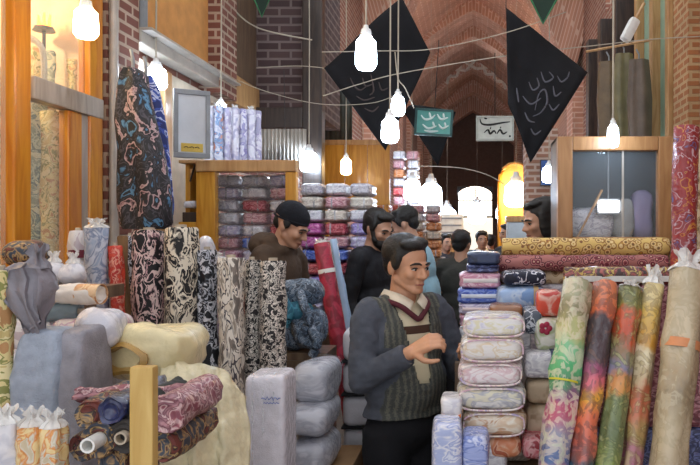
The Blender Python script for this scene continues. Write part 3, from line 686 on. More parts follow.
# pile of rolls seen end on under the bale
GR = 'rolls piled end on beside the wooden stake'
for px, py, rp, m, lb, cr, Y in (
    (98, 440, 16, K_darkfl, 'dark roll with a white paper tube in the end-on pile', M_white, 1.5),
    (123, 437, 14, plain('charcoal_cloth', '3a3634', .8), 'charcoal roll with a ring shaped core in the end-on pile', M_core, 1.5),
    (111, 411, 12, plain('navy_sleeve', '1a2450', .3, .5, 9, coat=1), 'shiny navy sleeved roll on top of the end-on pile', None, 1.5),
    (89, 414, 13, K_darkfl, 'dark floral roll at the upper left of the end-on pile', None, 1.52),
    (82, 447, 12, K_darkfl, 'dark roll at the lower left corner of the end-on pile', None, 1.53),
    (163, 447, 15, K_darkfl, 'dark floral roll right of the wooden stake', None, 1.52),
    (135, 414, 13, plain('black_green_cloth', '1e2220', .7), 'blackish roll behind the stake in the end-on pile', None, 1.52),
    (165, 415, 17, K_maroon, 'pink and maroon sleeved roll right of the wooden stake', None, 1.5),
    (112, 462, 13, K_darkfl, 'lowest dark roll between the two cored rolls', None, 1.52)):
    r = rp*1.1/F*Y; a = Vector((P(px, py, Y).x, Y+.24, P(px, py, Y).z)); b = Vector((a.x, Y, a.z))
    t = thing('fabric_roll', lb, 'fabric roll', (0,0,0), (0,0,0), GR); L = aim(t, a, b)
    obj('cloth', roll_bm(r, L, px, .004), m, t, smooth=True)
    if cr: obj('paper_tube', core_bm(r*.42, L+(.03 if cr is M_white else 0)), cr, t, smooth=True)
hroll('cloth_roll', 'maroon and pink sleeved roll lying across the top of the pile', 76, 196, 388, 402, 1.62, K_maroon, GR, core=True, dy=.03, wr=.006)
# clear pack of white textiles with blue print
def pk(t, w, d, h):
    bm = BM()
    pts = [(-.05*w+.0045*k, -d/2-.006, h*.88+.004*math.sin(k*2.1)+.003*math.sin(k*3.7)) for k in range(int(.5*w/.0045))]
    tube(bm, pts, .0014, 4); q = obj('blue_lettering', bm, plain('blue_ink', '4a66b0', .5), t); q['label'] = 'upper line of blue lettering'
    bm = BM(); pts = [(-.0*w+.004*k, -d/2-.006, h*.855+.0025*math.sin(k*2.6)) for k in range(int(.42*w/.004))]
    tube(bm, pts, .0012, 4); q = obj('blue_lettering', bm, bpy.data.materials['blue_ink'], t); q['label'] = 'lower line of blue lettering'
    for k in range(3): obj('fold_layer', strap_bm(w, d, h, (-.55+.5*k)*w/2, .006, .2, 1.012), M_film, t, smooth=True)
pack('textile_pack', 'upright clear pack of white textiles with blue lettering', 'pack', 243, 285, 376, 560, 2.15, .16, plain('white_textile', 'dad7e0', .5, .1, 30, .4, coat=.9), e1=.14, e2=.25, wr=.008, parts=pk)
# grey wrapped bales beside it
GG = 'grey plastic wrapped bales on cartons'
def straps3(t, w, d, h):
    for k in (-.3, .2, .6): obj('strap', strapy_bm(w, d, h, k*d/2, .012, .6, 1.02), M_film, t, smooth=True)
for a, b, c, d, Y, lb, tx in ((288, 330, 366, 408, 2.62, 'grey plastic wrapped bale, topmost of the stack at the aisle edge', .0), (283, 327, 407, 443, 2.56, 'grey plastic wrapped bale, middle of the stack at the aisle edge', 0), (283, 327, 443, 478, 2.56, 'grey plastic wrapped bale, lowest of the stack at the aisle edge', 0)):
    pack('wrapped_bale', lb, 'bale', a, b, c, d, Y, .3, K_wgrey, GG, e1=.65, e2=.5, wr=.014, rz=-.06, parts=straps3)
z0 = Z(478, 2.56)
t = thing('cardboard_carton', 'brown carton under the clear pack of white textiles', 'box', (X(264, 2.15), 2.23, 0))
obj('carton_body', box(BM(), -.075, .075, -.09, .09, 0, Z(560, 2.15), .004), M_card, t); obj('tape', box(BM(), -.02, .02, -.092, .092, .02, Z(560, 2.15)+.001), plain('tape_brown', 'a8895a', .3), t)
t = thing('cardboard_carton', 'brown carton under the grey wrapped bales', 'box', (X(314, 2.7), 2.76, 0))
obj('carton_body', box(BM(), -.13, .15, -.2, .2, 0, z0, .004), M_card, t); obj('tape', box(BM(), -.03, .03, -.203, .203, .02, z0+.001), plain('tape', 'a8895a', .3), t)
# tall white bales with dark lines between them, behind the man
Y = 3.02; hb = 29/F*Y
z = 0; n = int(Z(330, Y)/.135)
hb = Z(330, Y)/n
for k in range(n):
    i = n-1-k
    t = thing('white_bale', 'white cloth bale in the stack behind the shopkeeper, %s from the top' % ORD[i], 'bale', (X(364, Y), Y+.14, k*hb), group='tied white bales behind the shopkeeper')
    obj('cloth', bundle_bm(.2, .26, hb-.004, 30+k, .35, .3, wr=.005), plain('bale_white', 'c8c6cc', .8) if k == 0 else bpy.data.materials['bale_white'], t, smooth=True)
    if k: obj('dark_line', band_bm(.0, 0, .0) if False else strap_bm(.21, .27, .012, 0, .2, .3, 1.0), M_black, t, (0, 0, -.006))  # thin dark line between one bale and the next
# scarves
t = thing('scarf_heap', 'heap of knotted blue and grey scarves below the capped man', 'scarf', (X(298, 3.05), 3.12, Z(352, 3.05)))
obj('scarf', bundle_bm(.2, .16, .2, 3, .8, .8, wr=.03), K_scarf, t, (.01, 0, 0), smooth=True)
obj('teal_scarf', bundle_bm(.15, .14, .09, 8, .8, .8, wr=.025), K_tealscarf, t, (-.01, -.05, .13), smooth=True)
obj('scarf', bundle_bm(.19, .16, .12, 13, .8, .8, wr=.025), K_scarf, t, (0, .01, .19), smooth=True)
obj('scarf', bundle_bm(.13, .1, .17, 23, .8, .8, wr=.03), K_scarf, t, (.05, -.08, .02), smooth=True)
for i, (px, py) in enumerate(((284, 300), (304, 306), (312, 330))):
    bm = BM(); a = P(px, py, 2.98)-t.location; tube(bm, spline([a+Vector((-.03, .06, .05)), a, a+Vector((.025, -.005, -.05)), a+Vector((.0, .0, -.11))], 6), .02, 8); obj('scarf_end', bm, K_tealscarf if i == 0 else K_scarf, t, smooth=True)
z0 = Z(352, 3.05)
t = thing('wooden_crate', 'brown crate under the heap of scarves', 'crate', (X(296, 3.05), 3.12, 0))
for i in range(6): obj('slat', box(BM(), -.15, .15, -.12, -.105, .02+i*(z0-.02)/6, .02+(i+.85)*(z0-.02)/6), W_mid, t)
obj('crate_body', box(BM(), -.14, .14, -.104, .12, 0, z0), W_mid, t)
# crimson roll in a clear sleeve, leaning in the aisle
t = roll('sleeved_roll', 'crimson roll in a clear sleeve leaning behind the white bales', 'fabric roll', (322, 243, 3.44), (344, 372, 3.4), 8, K_dkred, base=0, tuft=.02, bands=((.14, .02, M_white),))
L = P(322, 243, 3.3)-P(346, 372, 3.2)
roll('sleeved_roll', 'pale blue roll leaning behind the crimson roll', 'fabric roll', (333, 239, 3.54), (356, 372, 3.52), 4, K_ltblue, base=0)
# ------------------------------------------------------------------ glass cabinet and bedding stalls, left middle
Yc = 4.2; zc = Z(160, Yc)
t = thing('glass_cabinet', 'honey wooden cabinet with a glass front beside the capped man', 'cabinet', (X(245, Yc), Yc, 0))
def cb(name, a, b, y0, y1, z0, z1, mat, bev=.006): return obj(name, box(BM(), X(a, Yc)-t.location.x, X(b, Yc)-t.location.x, y0, y1, z0, z1, bev), mat, t)
cb('post', 196, 215, 0, .06, 0, zc-.07, W_honey); cb('post', 285, 296, 0, .06, 0, zc-.07, W_honey)
cb('top_rail', 196, 296, -.01, .07, zc-.07, zc, W_tan); cb('top_board', 196, 280, .07, .4, zc-.04, zc, W_mid)
cb('glass_pane', 215, 285, .02, .03, .7, zc-.07, glass('cabinet_glass', 'e4ecee', .02), 0); cb('base_panel', 215, 285, .01, .06, 0, .7, W_honey)
cb('shelf_board', 197, 286, .07, .5, 1.0, 1.03, W_mid)
t = thing('side_cupboard', 'narrow honey cupboard left of the glass cabinet with a small bracket', 'cupboard', (X(187, 4.2), 4.2, 0))
w = 17/F*4.2
obj('side_panel', box(BM(), -w/2, w/2, 0, .4, 0, Z(222, 4.2), .004), W_honey, t); obj('upright', box(BM(), -w/2, -w/2+.03, .1, .4, Z(222, 4.2), Z(163, 4.2), .004), W_honey, t)
obj('back_panel', box(BM(), -w/2+.03, w/2, .3, .4, Z(222, 4.2), Z(163, 4.2), .004), W_honey, t); obj('top_board', box(BM(), -w/2, w/2, 0, .4, Z(163, 4.2), Z(160, 4.2), .003), W_tan, t)
bm = BM(); tube(bm, [(w/2-.01, .02, Z(164, 4.2)), (-w/2+.03, .1, Z(180, 4.2))], .006); obj('bracket', bm, W_dark, t)
z0 = Z(222, 4.2)
tag(obj('carton', box(BM(), -.045, .045, 0, .2, 0, .06, .004), W_dark, None, (X(187, 4.2), 4.24, z0)), 'dark carton on the narrow honey cupboard', 'box')
pack('wrapped_pack', 'small white pack standing on the dark carton', 'pack', 182, 195, 200, 208.5, 4.26, .1, K_white, e1=.6, wr=.006, dz=-.0)
# framed picture panel above it
t = thing('framed_panel', 'grey framed glossy panel with a yellow label under the canopy', 'picture frame', (X(192, 4.1), 4.1, Z(160, 4.2)+.001), (0, 0, .5))
pw, ph = .2, Z(92, 4.1)-Z(160, 4.1)
for a, b, c, d in ((-pw/2, pw/2, 0, .03), (-pw/2, pw/2, ph-.03, ph)): obj('frame', box(BM(), a, b, -.015, .015, c, d, .004), M_grey, t)
for a in (-pw/2, pw/2-.025): obj('frame', box(BM(), a, a+.025, -.015, .015, .03, ph-.03, .004), M_grey, t)
obj('panel', box(BM(), -pw/2+.025, pw/2-.025, -.004, .01, .03, ph-.03), plain('pale_blue_reflection', 'ccd2d8', .15, .15, 3, 0, coat=1), t)  # bluish reflection put into the panel's pale colour
yl = obj('yellow_label', box(BM(), -.06, .06, -.008, -.004, .035, .085), plain('label_yellow', 'd8b850', .5), t)
for k in range(3):
    tube_bm = BM(); tube(tube_bm, [(-.045+.03*k, -.0085, .06), (-.03+.03*k, -.0085, .066), (-.02+.03*k, -.0085, .058)], .0025, 4); obj('label_stroke', tube_bm, W_dark, yl)
# bolts upright on the cabinet
GT = 'pale bolts standing on top of the glass cabinet'
TB = [(209, 4, 'd0d8ea', 'pale blue'), (218, 5, '6a9ad0', 'sky blue floral'), (227, 4, 'c0b8dc', 'lilac'), (235, 4, 'd8d4e4', 'white'), (243, 4, '8a86c0', 'violet'), (251, 4, 'cfcbe0', 'pale lilac'), (258, 3, 'a8a0c8', 'greyish violet')]
for i, (px, r, c, nm) in enumerate(TB):
    m = pattern('bolt_'+nm.replace(' ', '_'), [(0, c), (.44, 'e6e6f0'), (.52, c), (.6, 'd89a80' if 'sky' in nm else 'b0b0cc')], 'swirl', 12, 1.5, coat=.7)
    roll('fabric_bolt', '%s bolt, %s from the left on top of the glass cabinet' % (nm, ORD[i]), 'fabric roll', (px, 106+i*.8, 4.5+.04*i), (px, 150, 4.5+.04*i), r, m, base=zc+.001, group=GT, tuft=.02 if i % 2 else 0)
# bedding bundles
PAL = {'pale grey': ('b8b4bc','dcd8dc','8f8a98'), 'cream': ('cfc4b4','e8e0d4','a89a8c'), 'white': ('d6d4da','efeef0','b4b0c0'), 'magenta': ('c0489a','e29ac8','a03080'), 'crimson': ('a82838','d87a80','8a1c2c'),
       'blue': ('3a5cc0','8aa4e6','2a48a0'), 'red': ('c02c34','e08a84','a02028'), 'lavender': ('9a86cc','cabfe8','7c6ab4'), 'lilac white': ('c4bcd8','e8e2ee','a498c4'), 'rose': ('c88a94','e8c4c4','a86874'),
       'grey lilac': ('8e8aa4','c2bed0','74708c'), 'maroon': ('7c3440','c08a90','5e2430'), 'orange': ('d07a3a','eebc90','b05c28'), 'navy': ('28305c','6a78b0','1c2448'), 'pink': ('d898b0','f0d0dc','c07a98')}
BMAT = {}
def bmat(nm):
    if nm not in BMAT:
        a, b, c = PAL[nm]; BMAT[nm] = pattern('bedding_'+nm.replace(' ', '_'), [(0, c), (.4, a), (.47, b), (.53, a), (.58, c), (.64, b), (.68, a)], 'swirl', 13, 1.8, (.8, 1, 1.4), coat=.8)
    return BMAT[nm]
SHAPES = [mesh('bundle_shape', bundle_bm(1, 1, 1, 40+k, .5, .35, 2, .07, .03), True) for k in range(4)]
def bundle_copy(x, y, z, w, d, h, nm, label, group, k, film_band=True):
    t = thing('bedding_bundle', label, 'bundle', (x, y, z), (0,0,0), group)
    me = SHAPES[k % 4].copy(); me.materials.clear(); me.materials.append(bmat(nm)); me.transform(Matrix.Diagonal((w, d, h, 1)))
    o = obj('cloth', me, bmat(nm), t)
    if film_band: obj('plastic_strap', strap_bm(w, d, h, w*rnd.uniform(-.2, .2), .012, .35, 1.02), M_film, t, smooth=True)
    return t
def stall(cols, y_top, rowh, n, Y, d, names, where, group, zb=None, gap=.003):
    """columns of bundles; cols = pixel spans.  Stacked up from zb so that the pile top lands at y_top"""
    h = rowh/F*Y; zt = Z(y_top, Y); k = 0
    for c, (a, b) in enumerate(cols):
        w = (b-a)/F*Y; cn = ['left', 'second', 'third', 'fourth', 'fifth'][c] if len(cols) > 3 else (['left', 'middle', 'right'] if len(cols) == 3 else ['left', 'right'])[c]
        for r in range(n):
            jx = rnd.uniform(-.004, .004); jw = rnd.uniform(.93, 1); nm = names[r % len(names)]; nm = nm[c % len(nm)] if isinstance(nm, (tuple, list)) else nm
            bundle_copy(X((a+b)/2, Y)+jx, Y+d/2, zt-(r+1)*h, (w-gap)*jw, d, h-.002, nm, '%s bundle, %s from top, %s column of %s' % (nm, ORD[r], cn, where), group, k); k += 1
    return zt-n*h
zb = stall([(214, 238), (239, 266), (267, 291)], 174, 12.6, 8, 4.45, .3, [('white','white','lilac white'), ('lilac white','white','rose'), ('pale grey','crimson','white'), ('white','rose','pink'), ('lilac white','white','crimson'), ('rose','blue','white'), ('pink','lilac white','rose'), ('lavender','pink','lilac white')], 'bedding behind the cabinet glass', 'bedding bundles behind the cabinet glass')
t = thing('inner_shelf', 'shelf board that carries the bundles behind the cabinet glass', 'shelf', (X(252, 4.45), 4.6, zb-.03))
obj('shelf_board', box(BM(), -.26, .26, -.16, .16, 0, .029), W_mid, t)
for sx in (-.24, .24): obj('upright', box(BM(), sx-.015, sx+.015, .1, .13, 1.03-zb+.03, 0), W_mid, t)
zb = stall([(298, 322), (323, 347), (348, 372)], 182, 13.4, 11, 5.2, .4, [('pale grey','white','pale grey'), ('cream','rose','cream'), ('white','cream','white'), ('magenta','crimson','lavender'), ('magenta','rose','lilac white'), ('blue','blue','lavender'), ('red','crimson','blue'), ('lavender','lavender','rose'), ('blue','lilac white','lavender'), ('lilac white','rose','white'), ('grey lilac','white','grey lilac')], 'bedding behind the red roll', 'bedding bundles stacked behind the red roll')
bench('brown bench that carries the tall wall of bedding bundles', X(294, 5.2), X(376, 5.2), 5.16, 5.64, zb-.001)
zb = stall([(374, 390), (391, 407), (408, 424), (425, 441)], 204, 9, 6, 7.6, .4, [('orange','red','rose','white'), ('red','orange','white','rose'), ('white','rose','cream','orange'), ('rose','crimson','orange','cream'), ('lavender','white','rose','orange'), ('cream','orange','cream','orange')], 'bedding beyond the bearded man', 'bedding bundles beyond the bearded man')
bench('bench that carries the bedding beyond the bearded man', X(370, 7.6), X(444, 7.6), 7.56, 8.04, zb-.001)
zb = stall([(392, 405), (406, 419)], 150, 9.2, 14, 8.8, .3, [('white','rose'), ('rose','white'), ('orange','white'), ('white','crimson'), ('red','orange'), ('rose','white')], 'goods left of the brightest lamp', 'bundles stacked high left of the brightest lamp')
bench('bench that carries the high stack left of the brightest lamp', X(390, 8.8), X(421, 8.8), 8.78, 9.12, zb-.001)
# white lit cabinet and tan counter deeper down
t = thing('white_showcase', 'white shop showcase under the brightest lamp deep in the aisle', 'showcase', (X(442, 10), 10.0, 0))
obj('counter_body', box(BM(), -.35, .3, 0, .5, 0, Z(236, 10), .01), W_tan, t); obj('cabinet_top', box(BM(), -.35, .3, 0, .5, Z(236, 10), Z(214, 10), .02), M_white, t)
for k in range(3): obj('shelf_strip', box(BM(), -.33, .28, -.012, -.001, Z(233, 10)+.1*k, Z(233, 10)+.1*k+.02), M_grey, t)
# honey board above the bedding
Yh = 7.0; t = thing('honey_board', 'honey yellow boarded panel above the stacked bedding, left of the aisle', 'board', (X(356, Yh), Yh, 0))
x0, x1, z0, z1 = X(322, Yh)-t.location.x, X(390, Yh)-t.location.x, Z(205, Yh), Z(140, Yh)
for k in range(3): obj('board', box(BM(), x0+(x1-x0)*k/3+.003, x0+(x1-x0)*(k+1)/3-.003, 0, .03, z0, z1, .004), W_honey, t)
for s in (x0+.02, x1-.06): obj('upright', box(BM(), s, s+.04, .031, .08, 0, z1), W_honey, t)
obj('rail', box(BM(), x0, x1, -.02, 0, z1-.05, z1, .004), W_tan, t)
# dusty hanging curtain and corrugated sheet
bm = BM(); n = 26; Y = 7.3; rows = []
for zz in (Z(140, Y), Z(72, Y)): rows.append([Vector((X(318, Y)+(X(352, Y)-X(318, Y))*k/n, Y+.02*math.sin(k*1.6), zz)) for k in range(n+1)])
prof(bm, rows, closed=False, caps=False); o = obj('curtain', bm, plain('dusty_cloth', '5a605c', .9), smooth=True); solid(o, .01); tag(o, 'dusty grey green curtain hanging above the honey board', 'curtain')
bm = BM(); n = 60; Y = 5.95; rows = []
for zz in (Z(161, Y), Z(129, Y)): rows.append([Vector((X(258, Y)+(X(306, Y)-X(258, Y))*k/n, Y+.012*math.sin(k*1.3), zz)) for k in range(n+1)])
prof(bm, rows, closed=False, caps=False); o = obj('corrugated_sheet', bm, M_steel, smooth=True); solid(o, .004); tag(o, 'pale corrugated metal sheet beneath the dark brick pier', 'metal sheet')

# ------------------------------------------------------------------ right side
t = thing('display_stand', 'low stand under the packs beside the leaning bolts', 'stand', (0, 0, 0))
ZA, ZB_, ZC = Z(438, 2.32)-.0, 1.2, Z(241, 3.5)
t.location = (.5, 2.2, 0)
obj('step_top', box(BM(), X(486, 2.3)-.5, .335-.5, .1, .48, .82, .86, .004), W_mid, t); obj('step_front', box(BM(), X(486, 2.3)-.5, .335-.5, .1, .48, 0, .82, .004), W_mid, t)
t = thing('display_stand', 'middle stand that carries the carpet rolls and folded towels', 'stand', (.5, 2.2, 0))
obj('step_top', box(BM(), -.57, .34, .49, 1.1, 1.16, 1.2, .004), W_mid, t); obj('step_front', box(BM(), -.57, .34, .49, 1.1, 0, 1.16, .004), W_mid, t)
t = thing('display_stand', 'tall stand that carries the wooden showcase', 'stand', (.5, 2.2, 0))
obj('step_top', box(BM(), X(548, 3.5)-.5, .52, 1.12, 1.7, ZC-.04, ZC, .004), W_mid, t); obj('step_front', box(BM(), X(548, 3.5)-.5, .52, 1.12, 1.7, 0, ZC-.04, .004), W_mid, t)
# wooden showcase
W_frame = wood('frame_wood', '96683c', 'b08252')
Ym = 3.5; t = thing('wooden_showcase', 'tan wooden framed glass showcase on the right behind the carpet rolls', 'showcase', (X(614.5, Ym), Ym, ZC))
wx = 57.5/F*Ym; hz = 104/F*Ym; fw = 15/F*Ym
for a in (-wx, wx-fw): obj('frame_post', box(BM(), a, a+fw, -.03, .03, 0, hz, .006), W_frame, t)
obj('top_rail', box(BM(), -wx+fw, wx-fw, -.03, .03, hz-14/F*Ym, hz, .006), W_frame, t); obj('bottom_rail', box(BM(), -wx+fw, wx-fw, -.03, .03, 0, .02, .003), W_tan, t)
obj('back_panel', box(BM(), -wx, wx, .26, .28, 0, hz), plain('slate_backing', '34393e', .5, .3, 4), t)
for s in (-wx, wx-.01): obj('side_panel', box(BM(), s, s+.01, .03, .26, 0, hz), W_mid, t)
obj('roof', box(BM(), -wx, wx, .03, .28, hz-.012, hz), W_mid, t)
obj('glass_pane', box(BM(), -wx+fw, wx-fw, -.004, .002, .02, hz-14/F*Ym), glass('showcase_glass', 'c8d4dc', .08), t)
o = obj('dividing_strip', box(BM(), .035, .045, -.012, -.005, .02, hz-14/F*Ym), M_steel, t)
def inC(px, py, y=.12): return (X(px, Ym+y), Ym+y, Z(py, Ym+y))
t2 = thing('strip_reflection', 'small white strip whose glow imitates a lamp reflected in the wooden showcase', 'lamp', inC(609, 214, .06))  # glowing strip stands in for a lamp mirrored in the showcase
obj('stem', cone(BM(), (0, .02, .07), (0, .02, ZC+hz-.012-inC(609, 214, .06)[2]), .004, .004), M_grey, t2)
obj('strip_face', box(BM(), -.055, .055, -.012, .012, .01, .07, .01), emit('strip_glow', 'f4f8ff', 5), t2); obj('strip_back', box(BM(), -.058, .058, .012, .035, 0, .08, .004), M_grey, t2)
bz = ZC+.021
for px, wpx, hpx, m, lb in ((592, 50, 34, bmat('pale grey'), 'crumpled grey wrapped pack lying low inside the wooden showcase'), (626, 22, 42, plain('smoke_cloth', '9a9a98', .7, .2, 9), 'grey figured bundle inside the wooden showcase, middle'), (645, 21, 50, plain('violet_cloth', '8c80a4', .6, .15, 9, coat=.6), 'violet bundle inside the wooden showcase, right')):
    q = thing('wrapped_pack', lb, 'pack', (X(px, 3.6), 3.68, ZC), group='packs inside the wooden showcase')
    obj('cloth', bundle_bm(wpx/F*3.6, .12, hpx/F*3.6, px, .6, .5, wr=.014), m, q, smooth=True)
bm = BM(); cone(bm, inC(577, 238, .06), inC(602, 190, .06), .006, .006); tag(obj('thin_stick', bm, W_tan), 'thin pale stick leaning inside the wooden showcase', 'stick')
# carpet rolls and folded goods on the middle step
K_carpY = pattern('yellow_carpet', [(0,'7a5a3a'),(.22,'c8a050'),(.3,'e4cc94'),(.42,'b88a3a'),(.5,'8a5a34'),(.58,'d8b86c')], 'dist', 36, .5)
K_carpM = pattern('maroon_carpet', [(0,'d0a890'),(.15,'6a2430'),(.3,'8c3c44'),(.4,'c89088'),(.46,'5c1e2a'),(.58,'a86a64')], 'dist', 34, .6)
K_carpT = pattern('tan_carpet', [(0,'8a6a4a'),(.3,'c8b088'),(.42,'a8845c'),(.5,'dcc8a4')], 'dist', 30, .5)
K_darkroll = pattern('dark_floral_runner', [(0,'3a2420'),(.4,'5c3428'),(.46,'d8b860'),(.5,'4a2c24'),(.57,'a8504a'),(.62,'3a2420')], 'swirl', 18, 1.4, coat=.8)
GCR = 'carpet rolls lying in front of the wooden showcase'
hroll('carpet_roll', 'yellow patterned carpet roll, topmost in front of the wooden showcase', 502, 668, 238, 256, 3.12, K_carpY, GCR, core=True, wr=.003)
hroll('carpet_roll', 'maroon patterned carpet roll under the yellow one', 495, 667, 255, 271, 3.06, K_carpM, GCR, core=True, wr=.003)
hroll('carpet_roll', 'tan carpet roll, lowest under the maroon one', 498, 660, 270, 284, 3.1, K_carpT, GCR, core=True, wr=.003)
def hang_support(label, a, b, py, Y, d, col):
    zt = Z(py, Y); h = zt-1.2
    q = thing('folded_cloth', label, 'cloth', (X((a+b)/2, Y), Y+d/2, 1.2)); n = 4
    for k in range(n): obj('fold_layer', bundle_bm((b-a)/F*Y, d, h/n-.001, k+a, .3, .25, wr=.005), bmat(col[k % len(col)]), q, (0, 0, k*h/n), smooth=True)
hang_support('pile of folded cloth that carries the carpet rolls', 504, 655, 284, 3.06, .2, ['cream', 'rose', 'maroon', 'pale grey'])
# stacks right of the shopkeeper
GS = 'folded goods beside the carpet rolls'
K_navy = pattern('navy_cloth', [(0,'26304e'),(.5,'344264'),(.6,'20283f')], 'swirl', 10, 1, coat=.5)
Y = 2.95
def stripe(col, nm):
    def f(t, w, d, h): q = obj('stripe', strap_bm(w, d, h*.34, 0, w*.8, .35, 1.012), plain(nm, col, .7), t, (0, 0, h*.33), smooth=True); q['label'] = 'paler front stripe'
    return f
PK = [('folded navy cloth, top of the left folded stack', 467, 501, 252, 265, K_navy, None, .0),
      ('dark blue folded cloth under the navy one', 466, 500, 264.5, 273, bmat('navy'), None, 0),
      ('pink and white folded towel under the dark blue cloth', 459, 502, 272.5, 289, bmat('pink'), stripe('ece4e2', 'towel_white'), 0),
      ('royal blue folded towel with a white stripe', 457, 501, 288.5, 304, bmat('blue'), stripe('dfe4f0', 'towel_pale'), 0),
      ('white and pink folded towel under the royal blue one', 458, 502, 303.5, 315, bmat('lilac white'), stripe('f0dcdc', 'towel_rose'), 0),
      ('salmon pink folded towel low in the left folded stack', 459, 502, 314.5, 328, bmat('pink'), None, 0)]
for lb, a, b, c, d, m, pf, _ in PK: pack('folded_towel', lb, 'towel', a, b, c, d, Y, .2, m, GS, folds=2, e1=.35, e2=.3, wr=.004, parts=pf)
h = Z(328, Y)-1.2
q = thing('folded_towel', 'lowest white folded towel of the left folded stack', 'towel', (X(480, Y), Y+.1, 1.2), group=GS); obj('cloth', bundle_bm(.18, .2, h-.001, 2, .35, .3, 2, .05, .004), bmat('white'), q, smooth=True)
Y = 2.84
PK = [('folded navy and white figured cloth under the maroon carpet roll', 503, 547, 271, 287, pattern('navy_white_fig', [(0,'181c30'),(.42,'262c48'),(.48,'d8d8e0'),(.54,'181c30')], 'swirl', 14, 1.6), None),
      ('sky blue wrapped pack with a tan label under the navy figured cloth', 498, 547, 286.5, 309, pattern('sky_pack', [(0,'8ab0e0'),(.45,'aac8f0'),(.52,'c8dcf4'),(.58,'7aa2d8')], 'swirl', 8, 1.5, coat=.9), 'label'),
      ('white wrapped pack under the sky blue one', 500, 548, 308.5, 326, bmat('white'), None)]
def lab(t, w, d, h):
    obj('tan_label', strap_bm(w, d, h, w*.28, .02, .35, 1.02), plain('tan_paper', 'c8a878', .5), t, smooth=True)
for lb, a, b, c, d, m, pf in PK: pack('wrapped_pack', lb, 'pack', a, b, c, d, Y, .22, m, GS, e1=.5, e2=.35, wr=.007, parts=lab if pf else None)
h = Z(326, Y)-1.2
if h > .01:
    q = thing('wrapped_pack', 'lowest pale grey pack under the white wrapped pack', 'pack', (X(524, Y), Y+.11, 1.2), group=GS); obj('cloth', bundle_bm(.19, .22, h-.001, 2, .35, .3, 2, .05, .004), bmat('pale grey'), q, smooth=True)
# right of that, small packs in front
GF = 'wrapped packs in front of the folded stacks'
Y = 2.5
bench_front = [
 ('amber brown glossy pouch in front of the sky blue pack', 490, 524, 305, 322, plain('amber_pouch', '8a5424', .3, .2, 8, coat=1), 2.55, .12),
 ('grey figured folded cloth beside the amber pouch', 524, 543, 309, 336, pattern('grey_fig', [(0,'5a6270'),(.45,'c8ccd4'),(.52,'3c4454'),(.6,'a8aeb8')], 'swirl', 20, 1.5), 2.52, .12),
 ('red wrapped cloth pack with white film beside the green standing bolt', 537, 565, 291, 318, pattern('red_pack', [(0,'c83820'),(.45,'d8482c'),(.55,'e8b8a8'),(.6,'c02c1c')], 'swirl', 10, 1.5, coat=.9), 2.52, .12),
 ('white and pale green pack with a red flower under the red pack', 536, 566, 318, 352, pattern('green_white', [(0,'c8d0a8'),(.42,'e8e6dc'),(.52,'b0bc88'),(.6,'e0dcd4')], 'swirl', 8, 1.2, coat=.9), 2.5, .14),
 ('white pack with a navy end behind the standing bolts', 524, 562, 353, 381, bmat('white'), 2.42, .14),
 ('tan wrapped pack under the navy ended one', 527, 562, 381, 406, pattern('tan_pack', [(0,'b49a7c'),(.5,'c8b294'),(.6,'a0866a')], 'swirl', 8, 1.2, coat=.7), 2.42, .14),
 ('beige wrapped pack low beside the standing bolts', 526, 560, 406, 438, pattern('beige_pack', [(0,'c0a888'),(.5,'d4c0a4'),(.6,'a88e70')], 'swirl', 8, 1.2, coat=.7), 2.42, .14),
 ('orange printed pack in the bottom row of the central stack', 488, 522, 438, 460, pattern('orange_pack', [(0,'c86c44'),(.45,'dc8a60'),(.55,'e8b898'),(.6,'b85a38')], 'swirl', 14, 1.5, coat=.7), 2.32, .16),
 ('red and pink printed pack in the bottom row of the central stack', 522, 556, 438, 462, pattern('redpink_pack', [(0,'b83c44'),(.45,'d0606c'),(.55,'e8b0b0'),(.6,'a02c38')], 'swirl', 14, 1.5, coat=.7), 2.34, .16),
]
for lb, a, b, c, d, m, Y, dp in bench_front:
    t = pack('wrapped_pack', lb, 'pack', a, b, c, d, Y, dp, m, GF, e1=.5, e2=.35, wr=.007)
    if 'navy end' in lb:
        w = (b-a)/F*Y; h = (d-c)/F*Y; q = obj('navy_end', strap_bm(w, dp, h, w*.33, w*.22, .35, 1.02), K_navy, t, smooth=True)
    if 'red flower' in lb:
        bm = BM()
        for k in range(5): ball(bm, (-.02+.014*math.cos(k*1.257), -dp/2-.003, .085+.014*math.sin(k*1.257)), (.011, .004, .011), sub=2)
        obj('red_flower', bm, plain('flower_red', 'a82848', .5), t)
# fill under those: step blocks of folded cloth
q = thing('folded_cloth', 'pile of folded pale cloth that carries the amber pouch and grey folded cloth', 'cloth', (X(514, 2.6), 2.61, .86), group='hidden supporting piles')
zt = Z(322, 2.55)
for k in range(4): obj('fold_layer', bundle_bm(.125, .11, (zt-.86)/4-.001, k, .3, .25, wr=.004), bmat(['cream','rose','white','pale grey'][k]), q, (0, 0, k*(zt-.86)/4), smooth=True)
